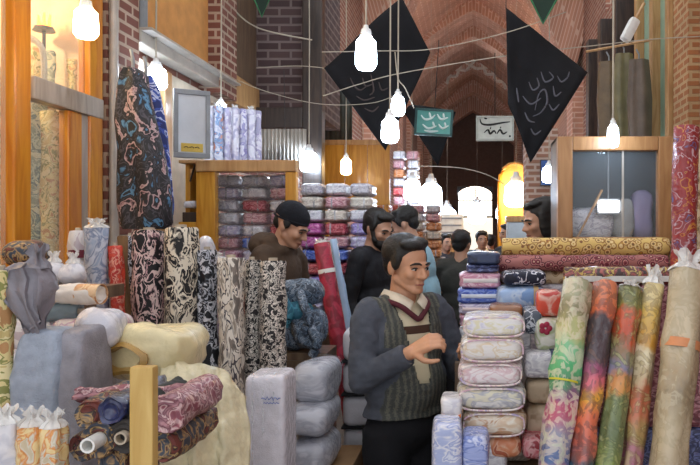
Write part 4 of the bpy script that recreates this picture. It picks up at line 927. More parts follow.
# central stack of bagged bed covers
GCS = 'bagged bed covers stacked beside the shopkeeper'
def piping(t, w, d, h):
    pts = []; n = 40
    for k in range(n+1):
        a = 2*PI*k/n; sg = lambda v: math.copysign(abs(v)**.6, v)
        pts.append((sg(math.cos(a))*w*.46, -d/2*.97, h/2+sg(math.sin(a))*h*.42))
    bm = BM(); tube(bm, pts, .0035, 5); obj('piping', bm, K_pastel, t, smooth=True)
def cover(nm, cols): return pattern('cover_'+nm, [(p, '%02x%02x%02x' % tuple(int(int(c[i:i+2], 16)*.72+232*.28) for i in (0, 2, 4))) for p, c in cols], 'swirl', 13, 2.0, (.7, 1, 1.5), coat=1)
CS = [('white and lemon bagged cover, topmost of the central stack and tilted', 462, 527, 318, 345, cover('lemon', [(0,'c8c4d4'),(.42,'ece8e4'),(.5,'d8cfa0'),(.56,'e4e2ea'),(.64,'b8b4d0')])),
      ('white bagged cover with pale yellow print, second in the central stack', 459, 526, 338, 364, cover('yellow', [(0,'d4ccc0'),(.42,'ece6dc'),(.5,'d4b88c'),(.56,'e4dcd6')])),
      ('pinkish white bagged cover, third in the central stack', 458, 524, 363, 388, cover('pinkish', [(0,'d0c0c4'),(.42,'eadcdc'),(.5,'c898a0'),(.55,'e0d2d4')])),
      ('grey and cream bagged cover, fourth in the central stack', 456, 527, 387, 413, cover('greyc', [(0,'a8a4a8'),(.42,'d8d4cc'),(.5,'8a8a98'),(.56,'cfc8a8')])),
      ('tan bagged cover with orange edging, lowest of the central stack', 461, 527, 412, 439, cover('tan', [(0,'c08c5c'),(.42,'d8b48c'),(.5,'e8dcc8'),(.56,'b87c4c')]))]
for lb, a, b, c, d, m in CS:
    top = 'topmost' in lb
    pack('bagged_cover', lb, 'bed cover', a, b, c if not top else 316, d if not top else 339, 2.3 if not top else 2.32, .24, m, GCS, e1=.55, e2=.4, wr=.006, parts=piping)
q = thing('bagged_cover', 'hidden folded base under the central stack', 'bed cover', (X(478, 2.3), 2.43, .86), group=GCS); obj('cloth', bundle_bm(.2, .22, Z(439, 2.3)-.861, 3, .4, .3, wr=.004), bmat('white'), q, smooth=True)
GLB = 'packs at the foot of the central stack on the aisle side'
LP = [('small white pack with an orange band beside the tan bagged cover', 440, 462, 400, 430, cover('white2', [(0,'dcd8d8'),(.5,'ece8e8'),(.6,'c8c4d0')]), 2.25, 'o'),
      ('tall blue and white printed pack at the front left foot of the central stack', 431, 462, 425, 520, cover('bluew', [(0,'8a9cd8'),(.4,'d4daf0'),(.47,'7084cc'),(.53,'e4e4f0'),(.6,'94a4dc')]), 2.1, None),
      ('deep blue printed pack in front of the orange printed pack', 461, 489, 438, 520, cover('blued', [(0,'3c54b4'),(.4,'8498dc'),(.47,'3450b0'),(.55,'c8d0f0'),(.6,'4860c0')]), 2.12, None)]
for lb, a, b, c, d, m, Y, o_ in LP:
    w = (b-a)/F*Y; zt = Z(c, Y); zb = .86 if o_ is None else Z(d, Y); t = thing('wrapped_pack', lb, 'pack', (X((a+b)/2, Y), Y+.08, zb), group=GLB)
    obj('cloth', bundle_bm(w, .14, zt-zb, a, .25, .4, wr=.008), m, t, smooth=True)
    if o_: obj('orange_band', band_bm(.01, 0, .01) if False else strap_bm(w, .14, .012, 0, w*.9, .4, 1.0), plain('band_orange', 'd87840', .5), t, (0, 0, (zt-zb)*.35), smooth=True)
q = thing('wrapped_pack', 'hidden pack under the small banded white pack', 'pack', (X(451, 2.25), 2.33, .86), group=GLB); obj('cloth', bundle_bm(.07, .14, Z(430, 2.25)-.861, 8, .25, .4, wr=.004), bmat('white'), q, smooth=True)
bench('low bench along the aisle under the blue printed packs', X(428, 2.1), X(486, 2.3)-.003, 2.08, 2.6, .859)
# printed bolts leaning at the front right
GB2 = 'sleeved printed bolts leaning at the front right'
bands = {
 'green': [(0,'c89884'),(.12,'c08c8c'),(.2,'3c5c94'),(.27,'8c8ca0'),(.4,'b8506c'),(.48,'7c4c74'),(.55,'4a9060'),(.64,'4cb070'),(.72,'7cc08c'),(.8,'b8b878'),(.9,'86805c'),(1,'a8a888')],
 'fire': [(0,'8a7c34'),(.1,'b0a040'),(.18,'34586c'),(.24,'c86450'),(.38,'e0704c'),(.48,'e8a838'),(.56,'d86878'),(.63,'9c4c70'),(.7,'4c3c44'),(.86,'463a40'),(.9,'d8683c'),(1,'d87c54')],
 'leaf': [(0,'8c9c3c'),(.1,'a8b850'),(.3,'64744c'),(.48,'7c8858'),(.53,'d89850'),(.6,'c88448'),(.65,'7c7890'),(.72,'8c7050'),(.8,'c04c28'),(.92,'d06038'),(.96,'88803c'),(1,'787440')],
 'gold': [(0,'7c6438'),(.1,'a88c54'),(.2,'a8607c'),(.28,'a89058'),(.42,'c06848'),(.52,'b8603c'),(.58,'c8b088'),(.7,'e0d4b0'),(.76,'c89438'),(.9,'d8b458'),(1,'d8c48c')],
 'beige': [(0,'a8947c'),(.3,'c0b090'),(.5,'8c7c60'),(.58,'a89474'),(.8,'c8b898'),(1,'b8a888')]}
BT = [('green', 'green, blue and pink printed bolt, leftmost of the five leaning bolts', (578,281,2.3), (553,465,2.12), 14.4, ['c8e0b0', 'e8d8c0'], 0),
      ('fire', 'dark plum and orange printed bolt, second of the five leaning bolts', (606.5,283,2.3), (581,465,2.12), 12.2, ['8c5c48', '3c2c34'], 0),
      ('leaf', 'olive green bolt with an orange head, third of the five leaning bolts', (631,288,2.3), (607,465,2.12), 11.8, ['d8d890', '4c5c38'], .02),
      ('gold', 'golden printed bolt with gathered film top, fourth of the five leaning bolts', (653,285,2.32), (631,465,2.14), 10.4, ['e8d898', '7a5c34'], .055),
      ('beige', 'pale beige bolt with an orange label, rightmost of the five leaning bolts', (687,272,2.26), (668,465,2.08), 18, ['d8ccb0', 'a89878'], .06)]
for nm, lb, tp, bt, r, ov, tf in BT:
    m = zbands('print_'+nm, [(0, bands[nm][0][1])]+[(.6+.4*p, c) for p, c in bands[nm]], ov, 22, 1.0, .03, 1.58)
    bs = ((.33, .006, plain('yellow_band', 'c8c030', .4)),) if nm == 'green' else (((.24, .028, plain('orange_label', 'd89060', .5)),) if nm == 'beige' else ())
    roll('printed_bolt', lb, 'fabric roll', tp, bt, r, m, base=0, group=GB2, core=tf == 0, tuft=tf, bands=bs, wr=.006)
hroll('runner_roll', 'dark floral runner roll in film lying behind the leaning bolts', 564, 722, 267, 284, 2.5, K_darkroll, None, core=True, wr=.004)
bm = BM(); a = P(566, 266, 2.46); b = P(722, 270, 2.46)
t = bpy.data.objects['runner_roll']
Lr = t.children[0].dimensions.z
obj('white_hem', box(BM(), -.034, -.028, -.02, .0, 0, Lr-.005, .001), M_white, t)
q = thing('folded_cloth', 'pile of dark folded cloth that carries the floral runner roll', 'cloth', (X(640, 2.62), 2.52, 0), group='hidden supporting piles')
zt = Z(284, 2.5)
t2 = q; obj('fold_layer', bundle_bm(.46, .12, zt/3-.001, 1, .2, .2, wr=.004), bmat('maroon'), q, smooth=True); obj('fold_layer', bundle_bm(.5, .12, zt/3-.001, 2, .2, .2, wr=.004), bmat('navy'), q, (0,0,zt/3), smooth=True); obj('fold_layer', bundle_bm(.5, .12, zt/3-.001, 3, .2, .2, wr=.004), bmat('maroon'), q, (0,0,2*zt/3), smooth=True)
# red floral roll
K_redfl = pattern('scarlet_floral', [(0,'640a0e'),(.37,'8c0e14'),(.385,'d08a2c'),(.41,'94101a'),(.53,'8c0e14'),(.545,'c8acb4'),(.57,'9c2430'),(.585,'840c12'),(.63,'800c12'),(.645,'5068a8'),(.67,'740a10')], 'swirl', 10, 1.2, coat=1)
roll('fabric_bolt', 'scarlet floral bolt in film standing right of the wooden showcase', 'fabric roll', (686, 128, 3.1), (683, 280, 3.0), 12.5, K_redfl, base=0, tuft=0)
roll('fabric_bolt', 'maroon edge bolt standing right beside the scarlet floral bolt', 'fabric roll', (703, 150, 3.2), (702, 280, 3.12), 9, K_carpT, base=0)
# ------------------------------------------------------------------ far right: pier, screen, boxes, upper clutter
struct('trim_16', box(BM(), X(526, 7.2), X(558, 7.2), 7.2, 7.6, 0, Z(128, 7.2)), brick('pink_brick', 'a07460', 'b4866e', 'ccb4a4', .16, .06, .014))
t = thing('blue_panel', 'dark blue screen panel behind the cool bulb on the brick pier', 'panel', (X(549, 7.15), 7.16, Z(186, 7.15)))
obj('frame', box(BM(), -.09, .09, -.01, .03, 0, .27, .004), W_dark, t); obj('screen', box(BM(), -.08, .08, -.014, -.01, .01, .26), plain('blue_screen', '2c58a0', .3), t)
t = thing('white_box', 'pale carton shelf unit under the brick pier at the right', 'box', (X(524, 6.4), 6.4, 0))
obj('box_body', box(BM(), -.15, .12, 0, .3, 0, Z(222, 6.4), .01), plain('pale_carton', 'bcc4c8', .6), t); obj('box_lid', box(BM(), -.16, .13, -.01, .31, Z(222, 6.4), Z(216, 6.4), .006), W_tan, t)
t = thing('lit_alcove', 'arched yellow alcove around the warm lamp, right of the aisle', 'alcove', (X(515, 9.8), 9.7, 0))
bm = BM(); pts = [(-.22, 0), (-.22, Z(185, 9.8))]+[(-.22*math.cos(k*PI/8), Z(185, 9.8)+.3*math.sin(k*PI/8)**.8) for k in range(1, 8)]+[(.22, Z(185, 9.8)), (.22, 0)]
f = bm.faces.new([bm.verts.new((x, .1, z)) for x, z in pts]); r = bmesh.ops.extrude_face_region(bm, geom=[f])
for v in r['geom']:
    if isinstance(v, bmesh.types.BMVert): v.co.y += .06
obj('back_board', bm, plain('yellow_plaster', 'e0b868', .8), t)
bm = BM(); tube(bm, [(x, .08, z) for x, z in pts], .03, 6); obj('arch_moulding', bm, W_honey, t)
# plastic sheets and cloth hung above the showcase
for a, b, c, d, Y, m, lb in ((600, 618, 62, 140, 6.6, plain('brown_sheet', '6e5636', .5, .2, 8, coat=.6), 'brown plastic sheet hanging left above the wooden showcase'), (616, 632, 54, 138, 6.4, plain('olive_sheet', '746a44', .5, .2, 8, coat=.6), 'olive plastic sheet hanging in the middle above the wooden showcase'), (630, 648, 60, 138, 6.2, plain('smoke_sheet', '665546', .5, .2, 8, coat=.6), 'smoky grey sheet hanging right above the wooden showcase')):
    o = hanging(lb, [(c, a-1, b+1), (c+20, a-2, b+3), ((c+d)/2, a-3, b+4), (d, a-1, b+3)], Y, m, a, .05); o['group'] = 'sheets hanging above the wooden showcase'
bm = BM(); t = thing('hanging_rail', 'rail that carries the sheets above the wooden showcase', 'rail', P(590, 46, 6.45))
tube(bm, [(0, .2, 0), P(652, 40, 6.2)-P(590, 46, 6.45)], .012); obj('bar', bm, W_tan, t)
t = thing('floodlight', 'tilted white lamp fitting on an arm at the upper right', 'lamp', P(630, 30, 5.9), (0, .5, .3))
bm = BM(); box(bm, -.045, .045, -.04, .04, -.11, .11, .03); obj('housing', bm, M_white, t, smooth=True); bm = BM(); cone(bm, (0, 0, .1), (.04, .1, .33), .014, .014); obj('arm', bm, W_tan, t)
# ------------------------------------------------------------------ banners, signs, pennants, wires
def strokes(parent, paths, r, mat, name='lettering'):
    for pts in paths: 
        if len(pts) > 1:
            bm = BM(); sp = spline(pts, 5); n = len(sp); tube(bm, sp, [r*(.35+.9*math.sin(PI*(i+.6)/(n+.4))) for i in range(n)], 5); q = obj(name, bm, mat, parent)
def banner(label, corners, Y, seed, writing=None, mat=M_black, wmat=None, dy=0):
    cs = [P(px, py, Y) for px, py in corners]; c0 = cs[0]; t = thing('black_banner', label, 'banner', c0, group='black mourning banners')
    bm = BM(); n = 14; g = []
    for i in range(n+1):
        row = []
        for j in range(n+1):
            u, v = i/n, j/n
            p = (cs[0]*(1-u)+cs[1]*u)*(1-v)+(cs[3]*(1-u)+cs[2]*u)*v
            row.append(bm.verts.new(p-c0+Vector((0, .05*math.sin(u*5+seed)*math.sin(v*4+seed)+.02*nz((u, v, 0), 6, seed), 0))))
        g.append(row)
    for i in range(n):
        for j in range(n): bm.faces.new((g[i][j], g[i+1][j], g[i+1][j+1], g[i][j+1]))
    o = solid(obj('cloth', bm, mat, t, smooth=True), .006)
    k = 1 if 'left of' in label else 0; bm = BM(); tube(bm, [cs[k]-c0+Vector((0, .0, -.01)), cs[k]-c0+Vector((0, .03, 1.6))], .004); obj('cord', bm, M_dcable, t)
    if writing: strokes(o, [[P(px, py, Y)-c0+Vector((0, -.075, 0)) for px, py in w] for w in writing], .0055, wmat)
    return t
M_faint = plain('faded_print', '4a403e', .9); M_silver = plain('grey_print', '5c5c64', .9)
banner('black banner hanging behind the largest bulb, left of the aisle', [(323,67),(402,-2),(430,52),(386,151)], 5.6, 1,
   [[(352,80),(356,88),(362,92),(368,88)], [(364,80),(367,88),(374,86)], [(372,76),(375,92),(371,97)], [(358,98),(366,102),(376,99)], [(380,84),(383,92),(389,90)], [(366,110),(374,113),(380,108)]], wmat=M_faint)
banner('small black banner hanging behind the turquoise sign', [(404,112),(412,104),(456,112),(438,166)], 6.6, 2)
banner('large black banner with grey script on the right of the aisle', [(506,8),(588,72),(531,162),(508,104)], 5.2, 3,
   [[(528,84),(532,92),(538,88),(536,80)], [(540,74),(544,84),(552,80),(548,74)], [(522,98),(530,106),(540,100)], [(534,112),(538,96),(544,92),(546,104),(540,114),(532,118)], [(552,88),(554,98),(560,94)], [(548,106),(552,112),(558,106)], [(524,114),(528,122),(534,124)], [(556,78),(560,84),(566,80),(568,74)], [(530,130),(534,136),(540,132)], [(516,90),(518,104)]], wmat=M_silver)
def sign(label, a, b, c, d, Y, rot, mat, fmat, writing, wmat, r=.006):
    w, h = (b-a)/F*Y, (d-c)/F*Y; t = thing('hanging_sign', label, 'sign', P((a+b)/2, d, Y), (0, rot, 0))
    bd = obj('board', box(BM(), -w/2, w/2, -.012, .012, 0, h, .003), mat, t)
    for x0, x1, z0, z1 in ((-w/2, w/2, 0, .02), (-w/2, w/2, h-.02, h), (-w/2, -w/2+.02, .02, h-.02), (w/2-.02, w/2, .02, h-.02)): obj('frame', box(BM(), x0, x1, -.02, .02, z0, z1, .003), fmat, t)
    strokes(bd, [[((px-(a+b)/2)/F*Y, -.014, (d-py)/F*Y) for px, py in wr] for wr in writing], r, wmat)
    bm = BM(); tube(bm, [(0, 0, h), (0, .02, h+.6)], .004); obj('cord', bm, M_dcable, t)
    return t
sign('turquoise sign with white script and a dark frame hanging over the aisle', 414, 452, 109, 136, 6.0, .06, plain('turquoise_paint', '5fa89c', .5), plain('dark_teal', '2c5450', .5),
   [[(420,116),(424,120),(430,119),(434,115)], [(428,113),(430,119)], [(436,114),(440,119),(447,117)], [(442,113),(443,118)], [(422,125),(428,129),(436,126)], [(432,122),(434,127)], [(438,124),(442,128),(448,125)], [(444,122),(445,126)], [(424,131),(430,132),(438,131)]], plain('sign_white', 'dfeee8', .5), .008)
sign('white sign with black script hanging in the middle of the vault', 476, 514, 116, 141, 6.6, .0, plain('sign_cream', 'c8c8bc', .6), plain('sign_edge', 'b0b0a4', .6),
   [[(480,119),(482,124),(490,125),(502,123),(510,122)], [(484,118),(487,119)], [(484,133),(488,130),(490,134),(494,131),(496,134)], [(497,134),(500,130),(503,134),(507,132)], [(490,128),(491,128.6)], [(500,127.5),(501,128)], [(509,136),(510.5,136.8)]], plain('sign_black', '22221e', .6), .008)
def pennant(label, a, b, tip, Y):
    t = thing('pennant', label, 'pennant', P((a[0]+b[0])/2, a[1], Y), group='green pennants'); c = t.location
    bm = BM(); vs = [bm.verts.new(P(px, py, Y)-c) for px, py in (a, b, tip)]; bm.faces.new(vs); solid(obj('cloth', bm, plain('dark_green', '1c3428', .8), t), .006)
    bm = BM(); pa, pb, pc = [P(px, py, Y)-c+Vector((0, -.004, 0)) for px, py in (a, b, tip)]; tube(bm, [pa, pc, pb], .008, 5); b2 = BM(); tube(b2, [(0, 0, -.01), (0, 0, 1.2)], .004); obj('cord', b2, M_dcable, t); obj('green_border', bm, plain('bright_green', '3c7a50', .8), t)
pennant('green bordered pennant at the top left in front of the dark brick pier', (252,-6), (272,-6), (262,17), 5.4)
pennant('green bordered pennant at the top right above the black script banner', (528,-6), (560,-6), (543,24), 4.9)
def wire(label, pts, Y, r=.0035, mat=M_cable, Y2=None):
    Y2 = Y2 or Y; n = len(pts)-1
    bm = BM(); tube(bm, spline([P(px, py, Y+(Y2-Y)*i/n) for i, (px, py) in enumerate(pts)], 8), r, 5); tag(obj('cable', bm, mat), label, 'cable', 'cables strung across the bazaar')
wire('beige cable sagging from the top left to the dark post', [(226,-4),(238,14),(256,27),(280,34),(312,40)], 5.6, .006)
wire('cable running from the left banner up across the vault', [(322,52),(380,51),(432,49),(505,33),(566,12)], 5.0)
wire('long cable crossing from the left banner to the far right wall', [(323,96),(360,84),(402,73),(505,56),(600,45),(655,39),(712,36)], 5.3, .004)
wire('thin cable sagging in front of the dark brick pier', [(232,78),(268,92),(320,104),(372,103),(402,92)], 5.5, .003)
wire('cable crossing low above the corrugated sheet', [(256,68),(300,66),(350,70),(395,66)], 5.7, .003)
wire('short cable from the upper bulbs to the turquoise sign', [(395,52),(398,78),(405,88),(414,108)], 4.9, .004)
wire('thin cable dropping beside the dark brick pier', [(284,70),(285,130)], 5.8, .003, M_dcable)
wire('sagging cable over the end of the aisle', [(418,166),(460,168),(490,176),(512,190)], 9.0, .006)
# ------------------------------------------------------------------ people
SK = plain('skin', 'c4957a', .5, .08, 20, .1); SKW = plain('skin_ruddy', 'c89474', .5, .08, 20, .1)
HAIR = plain('dark_hair', '17130f', .45, .4, 30, .6); EYEW = plain('eye_white', 'd8d0c8', .3); IRIS = plain('iris_dark', '20130c', .2); LIP = plain('lip', '9a5a4c', .5)
def remesh(bm, vox, it=4, fac=.5):
    me = bpy.data.meshes.new('tmp'); bm.to_mesh(me); bm.free()
    o = bpy.data.objects.new('tmp', me); C.objects.link(o)
    m = o.modifiers.new('r', 'REMESH'); m.mode = 'VOXEL'; m.voxel_size = vox
    if it: s = o.modifiers.new('s', 'SMOOTH'); s.iterations = it; s.factor = fac
    dg = bpy.context.evaluated_depsgraph_get(); dg.update()
    r = bpy.data.meshes.new_from_object(o.evaluated_get(dg))
    bpy.data.objects.remove(o); bpy.data.meshes.remove(me)
    r.polygons.foreach_set('use_smooth', [True]*len(r.polygons)); return r
def hand(bm, w, d, n, side, curl=.5, k=1.0):
    """palm, four unequal fingers and a thumb; d along the forearm, n out of the back of the hand, side = +1 when the thumb lies towards n x d"""
    w = Vector(w); d = Vector(d).normalized(); n = Vector(n); n = (n-d*n.dot(d)).normalized(); s = n.cross(d)*side
    for i, (off, ln) in enumerate(((.029, .072), (.01, .08), (-.01, .075), (-.028, .06))):
        a = w+s*off*.6*k; b = w+d*.088*k+s*off*k
        cap(bm, a, b, .0155*k, .0125*k)
        p, c = b, curl*.6
        for q, f, r in ((.45, 1, .0095), (.31, 1.1, .0085), (.24, .8, .0075)):
            c2 = d*math.cos(c)-n*math.sin(c); e = p+c2*ln*q*k; cap(bm, p, e, r*k, (r-.0012)*k); p = e; c += curl*f
    a = w+d*.02*k+s*.024*k; dirs = (d*.55+s*.75-n*.3).normalized(); b = a+dirs*.045*k; cap(bm, a, b, .0145*k, .0115*k)
    e = b+(d*.8+s*.3-n*.45).normalized()*.03*k; cap(bm, b, e, .011*k, .0095*k); f = e+(d*.9-n*.4).normalized()*.024*k; cap(bm, e, f, .0095*k, .008*k)
def torso(bm, g=0, hem=.93, arms=None, ar=.0, sleeve=True, neck=True):
    ball(bm, (0, .01, 1.29), (.17+g, .105+g, .17+g*.5)); ball(bm, (0, -.012, 1.12), (.158+g, .118+g, .17)); ball(bm, (0, .0, .98), (.162+g, .115+g, .12+g*.5 if hem < .92 else .1))
    cap(bm, (-.15, .015, 1.405), (.15, .015, 1.405), .06+g*.6, .06+g*.6); cap(bm, (-.07, .015, 1.43), (.07, .015, 1.43), .052+g*.4, .052+g*.4)
def person(label, loc, rotz, sc=1.0, skin=SK, vox=.009, arms=None, yaw=0, pitch=0, lean=0, jacket=None, trousers=None, shirt=None, hair='short', beard=False, beanie=None, group=None, open_front=False, hood=False, details=False, collar=True):
    t = thing('person', label, 'person', loc, (0, 0, rotz), group); t.scale = (sc,)*3
    A = arms or {-1: ((-.2, .0, 1.4), (-.25, .03, 1.13), (-.2, -.12, .92)), 1: ((.2, .0, 1.4), (.25, .03, 1.13), (.2, -.12, .92))}
    HP = Vector((0, .012, 1.49)); HM = Matrix.Translation(HP) @ Matrix.Rotation(yaw, 4, 'Z') @ Matrix.Rotation(pitch, 4, 'X') @ Matrix.Translation(-HP)
    def D(v):
        k = min(1, max(0, (v.z-.85)/.35)); k = k*k*(3-2*k); p = Vector((0, 0, .95))
        return p+Matrix.Rotation(lean*k, 3, 'X') @ (v-p)
    def put(name, src, mat, vx=vox, it=4, head=False, edit=None, wr=0):
        me = remesh(src, vx, it) if isinstance(src, bmesh.types.BMesh) else src
        for v in me.vertices:
            co = v.co.copy()
            if wr: co += v.normal*(nz((co.x, co.y, co.z*.8), 14, 3)*wr+nz((co.x*1, co.y, co.z*2), 30, 5)*wr*.4)
            if head: co = HM @ co
            v.co = D(co)
        if edit: edit(me)
        return obj(name, me, mat, t)
    # one continuous body
    b = BM(); H = BM()
    def headgeo(bm):
        ball(bm, (0, .008, 1.632), (.073, .093, .084)); ball(bm, (0, -.03, 1.575), (.06, .063, .075)); ball(bm, (0, -.074, 1.511), (.022, .02, .018))
        for s in (-1, 1):
            cap(bm, (s*.05, -.005, 1.55), (s*.014, -.07, 1.512), .02, .018); ball(bm, (s*.036, -.066, 1.576), (.024, .024, .024)); ball(bm, (s*.074, .008, 1.592), (.01, .021, .031))
            ball(bm, (s*.012, -.1, 1.566), (.009, .011, .008), sub=2); cap(bm, (s*.008, -.089, 1.613), (s*.042, -.078, 1.613), .012, .01)
        cap(bm, (0, -.091, 1.605), (0, -.112, 1.57), .0075, .0115); cap(bm, (-.014, -.09, 1.54), (.014, -.09, 1.54), .0065, .0065); cap(bm, (-.012, -.089, 1.53), (.012, -.089, 1.53), .007, .007)
    headgeo(H)
    for v in H.verts: v.co = HM @ v.co
    me = bpy.data.meshes.new('h'); H.to_mesh(me); H.free(); b.from_mesh(me); bpy.data.meshes.remove(me)
    cone(b, (0, .02, 1.4), HM @ Vector((0, .008, 1.56)), .06, .052); ball(b, HM @ Vector((0, .008, 1.56)), .052)
    torso(b, -.02)
    for s in (-1, 1):
        S, E, W = [Vector(q) for q in A[s]]; cap(b, (s*.15, .01, 1.4), S, .05, .048); cap(b, S, E, .046, .038); cap(b, E, W, .037, .026)
        d = (W-E).normalized(); hand(b, W, d, A.get('n%d' % s, Vector((s*.6, -.1, .8))), A.get('t%d' % s, -s if False else s), A.get('c%d' % s, .45))
        cap(b, (s*.085, 0, .95), (s*.09, -.01, .5), .075, .052); cap(b, (s*.09, -.01, .5), (s*.095, .01, .09), .05, .038); cap(b, (s*.095, .02, .045), (s*.105, -.13, .035), .04, .032)
    bo = put('body', b, skin, .0045 if details else max(.0065, vox-.002), 3)
    # face
    def part(name, fn, mat, par=None):
        bm = BM(); fn(bm)
        for v in bm.verts: v.co = D(HM @ v.co)
        return obj(name, bm, mat, par or t, smooth=True)
    for s in (-1, 1):
        ey = part('eye', lambda bm: ball(bm, (s*.031, -.079, 1.597), (.0135, .009, .0065), sub=2), EYEW)
        part('iris', lambda bm: ball(bm, (s*.031+.003, -.0855, 1.596), (.0058, .004, .0056), sub=2), IRIS, ey)
        part('eyelid', lambda bm: tube(bm, [(s*.017, -.086, 1.599), (s*.026, -.0895, 1.6035), (s*.036, -.088, 1.603), (s*.046, -.08, 1.597)], [.0022, .0032, .0032, .002], 6), HAIR, ey)
        part('eyebrow', lambda bm: tube(bm, [(s*.012, -.1, 1.617), (s*.025, -.1, 1.622), (s*.04, -.092, 1.621), (s*.052, -.078, 1.613)], [.0035, .0052, .005, .0025], 6), HAIR)
    part('lips', lambda bm: tube(bm, [(-.023, -.085, 1.535), (-.01, -.0955, 1.5365), (0, -.0965, 1.535), (.01, -.0955, 1.5365), (.023, -.085, 1.535)], [.002, .0042, .004, .0042, .002], 6), LIP)
    # hair or cap
    if beanie:
        bm = BM(); ball(bm, (0, .014, 1.648), (.08, .1, .09)); 
        me = remesh(bm, .006, 2); bm = BM(); bm.from_mesh(me); bmesh.ops.bisect_plane(bm, geom=bm.verts[:]+bm.edges[:]+bm.faces[:], plane_co=(0, 0, 1.627), plane_no=(0, .12, -1), clear_outer=True); me = bpy.data.meshes.new('c'); bm.to_mesh(me); bm.free()
        me.polygons.foreach_set('use_smooth', [True]*len(me.polygons)); q = put('knitted_cap', me, beanie, head=True, wr=.003); solid(q, .01, -1)
        bm = BM(); pts = [(.0775*math.cos(a), .013+.098*math.sin(a), 1.632-.012*math.sin(a)) for a in [2*PI*k/24 for k in range(25)]]; tube(bm, pts, .0055, 8)
        for v in bm.verts: v.co = D(HM @ v.co)
        obj('cap_rim', bm, beanie, t, smooth=True)
        bm = BM(); ball(bm, (0, .062, 1.6), (.062, .04, .05)); [ball(bm, (s*.071, -.004, 1.615), (.011, .024, .03)) for s in (-1, 1)]; put('hair', bm, HAIR, .006, 2, True, wr=.004)
    else:
        bm = BM(); ball(bm, (0, .026, 1.65), (.084, .1, .082)); ball(bm, (0, .062, 1.6), (.068, .05, .065)); ball(bm, (-.012, -.04, 1.69), (.056, .042, .026)); ball(bm, (.02, -.025, 1.698), (.048, .05, .025))
        for s in (-1, 1): ball(bm, (s*.071, -.012, 1.625), (.011, .026, .04))
        if hair == 'long':
            ball(bm, (0, .05, 1.55), (.08, .065, .12)); [ball(bm, (s*.068, .0, 1.58), (.02, .05, .09)) for s in (-1, 1)]
        put('hair', bm, HAIR, .006, 2, True, wr=.006)
    if beard:
        bm = BM(); ball(bm, (0, -.05, 1.522), (.052, .055, .04)); ball(bm, (0, -.075, 1.505), (.03, .028, .032)); cap(bm, (-.022, -.098, 1.547), (.022, -.098, 1.547), .006, .006)
        for s in (-1, 1): cap(bm, (s*.066, -.012, 1.6), (s*.05, -.045, 1.535), .012, .02)
        put('beard', bm, HAIR, .006, 2, True, wr=.005)
    # clothes
    jm = jacket or M_black
    bm = BM(); torso(bm, .022, .9)
    for s in (-1, 1):
        S, E, W = [Vector(q) for q in A[s]]; d = (W-E).normalized()
        cap(bm, (s*.13, .012, 1.395), S, .066, .06); cap(bm, S, E, .06, .053); cone(bm, E, W-d*.02, .052, .043); ball(bm, E, .053)
    if hood: ball(bm, (0, .105, 1.46), (.12, .075, .075)); cap(bm, (-.07, .04, 1.48), (.07, .04, 1.48), .05, .05); cap(bm, (-.07, -.03, 1.45), (.07, -.03, 1.45), .035, .035)
    me = remesh(bm, vox, 5)
    if open_front:
        bm = BM(); bm.from_mesh(me); dl = []
        bmesh.ops.bisect_plane(bm, geom=bm.verts[:]+bm.edges[:]+bm.faces[:], plane_co=(0, 0, 1.005), plane_no=(0, 0, -1), clear_outer=True)
        for f in bm.faces:
            c = f.calc_center_median(); k = (c.z-1.08)/.36
            if c.y < -.02 and abs(c.x-.0) < .02+.06*max(0, k)**1.1 and c.z > 1.14: dl.append(f)
            elif (c.y < .03 and c.z > 1.43 and abs(c.x) < .07): dl.append(f)
        bmesh.ops.delete(bm, geom=dl, context='FACES'); me = bpy.data.meshes.new('c'); bm.to_mesh(me); bm.free(); me.polygons.foreach_set('use_smooth', [True]*len(me.polygons))
    def panels(me):
        if isinstance(jm, (list, tuple)):
            for p in me.polygons:
                c = p.center; 
                if abs(c.x) < .15 and c.y < .02 and c.z > .9 and p.material_index == 0: p.material_index = 1
    if isinstance(jm, (list, tuple)):
        me.materials.clear(); [me.materials.append(q) for q in jm]; panels(me)
        S2, E2 = Vector(A[-1][0]), Vector(A[-1][1])
        for s in (-1, 1):
            S, E, W = [Vector(q) for q in A[s]]
            for p in me.polygons:
                c = Vector(p.center)
                for a, e in ((S, E), (E, W)):
                    u = max(0, min(1, (c-a).dot(e-a)/(e-a).length_squared)); 
                    if (c-(a+(e-a)*u)).length < .082: p.material_index = 0
    q = put('cardigan' if open_front else 'jacket', me, jm, wr=.009)
    if open_front: solid(q, .008, -1)
    if shirt:
        bm = BM(); torso(bm, .008, .95); bmesh.ops.bisect_plane(bm, geom=bm.verts[:]+bm.edges[:]+bm.faces[:], plane_co=(0, 0, 1.03), plane_no=(0, 0, -1), clear_outer=True) if False else None; me = remesh(bm, vox, 4)
        bm = BM(); bm.from_mesh(me); bmesh.ops.bisect_plane(bm, geom=bm.verts[:]+bm.edges[:]+bm.faces[:], plane_co=(0, 0, 1.04), plane_no=(0, 0, -1), clear_outer=True); bm.to_mesh(me); bm.free()
        me.materials.clear(); ms = shirt if isinstance(shirt, (list, tuple)) else [shirt]; [me.materials.append(q) for q in ms]
        put('knitted_vest' if len(ms) > 1 else 'shirt', me, ms, wr=.003)
        bm = BM(); pts = []
        for s in (-1, 1) if collar else ():                # shirt collar: two folded leaves
            a = [Vector((s*.062, .05, 1.5)), Vector((s*.066, .0, 1.497)), Vector((s*.045, -.05, 1.482)), Vector((s*.008, -.078, 1.455))]
            o_ = [Vector((s*.078, .06, 1.47)), Vector((s*.087, -.005, 1.464)), Vector((s*.07, -.07, 1.446)), Vector((s*.036, -.094, 1.42))]
            va = [bm.verts.new(D(p)) for p in spline(a, 4)]; vb = [bm.verts.new(D(p)) for p in spline(o_, 4)]
            for i in range(len(va)-1): bm.faces.new((va[i], va[i+1], vb[i+1], vb[i]))
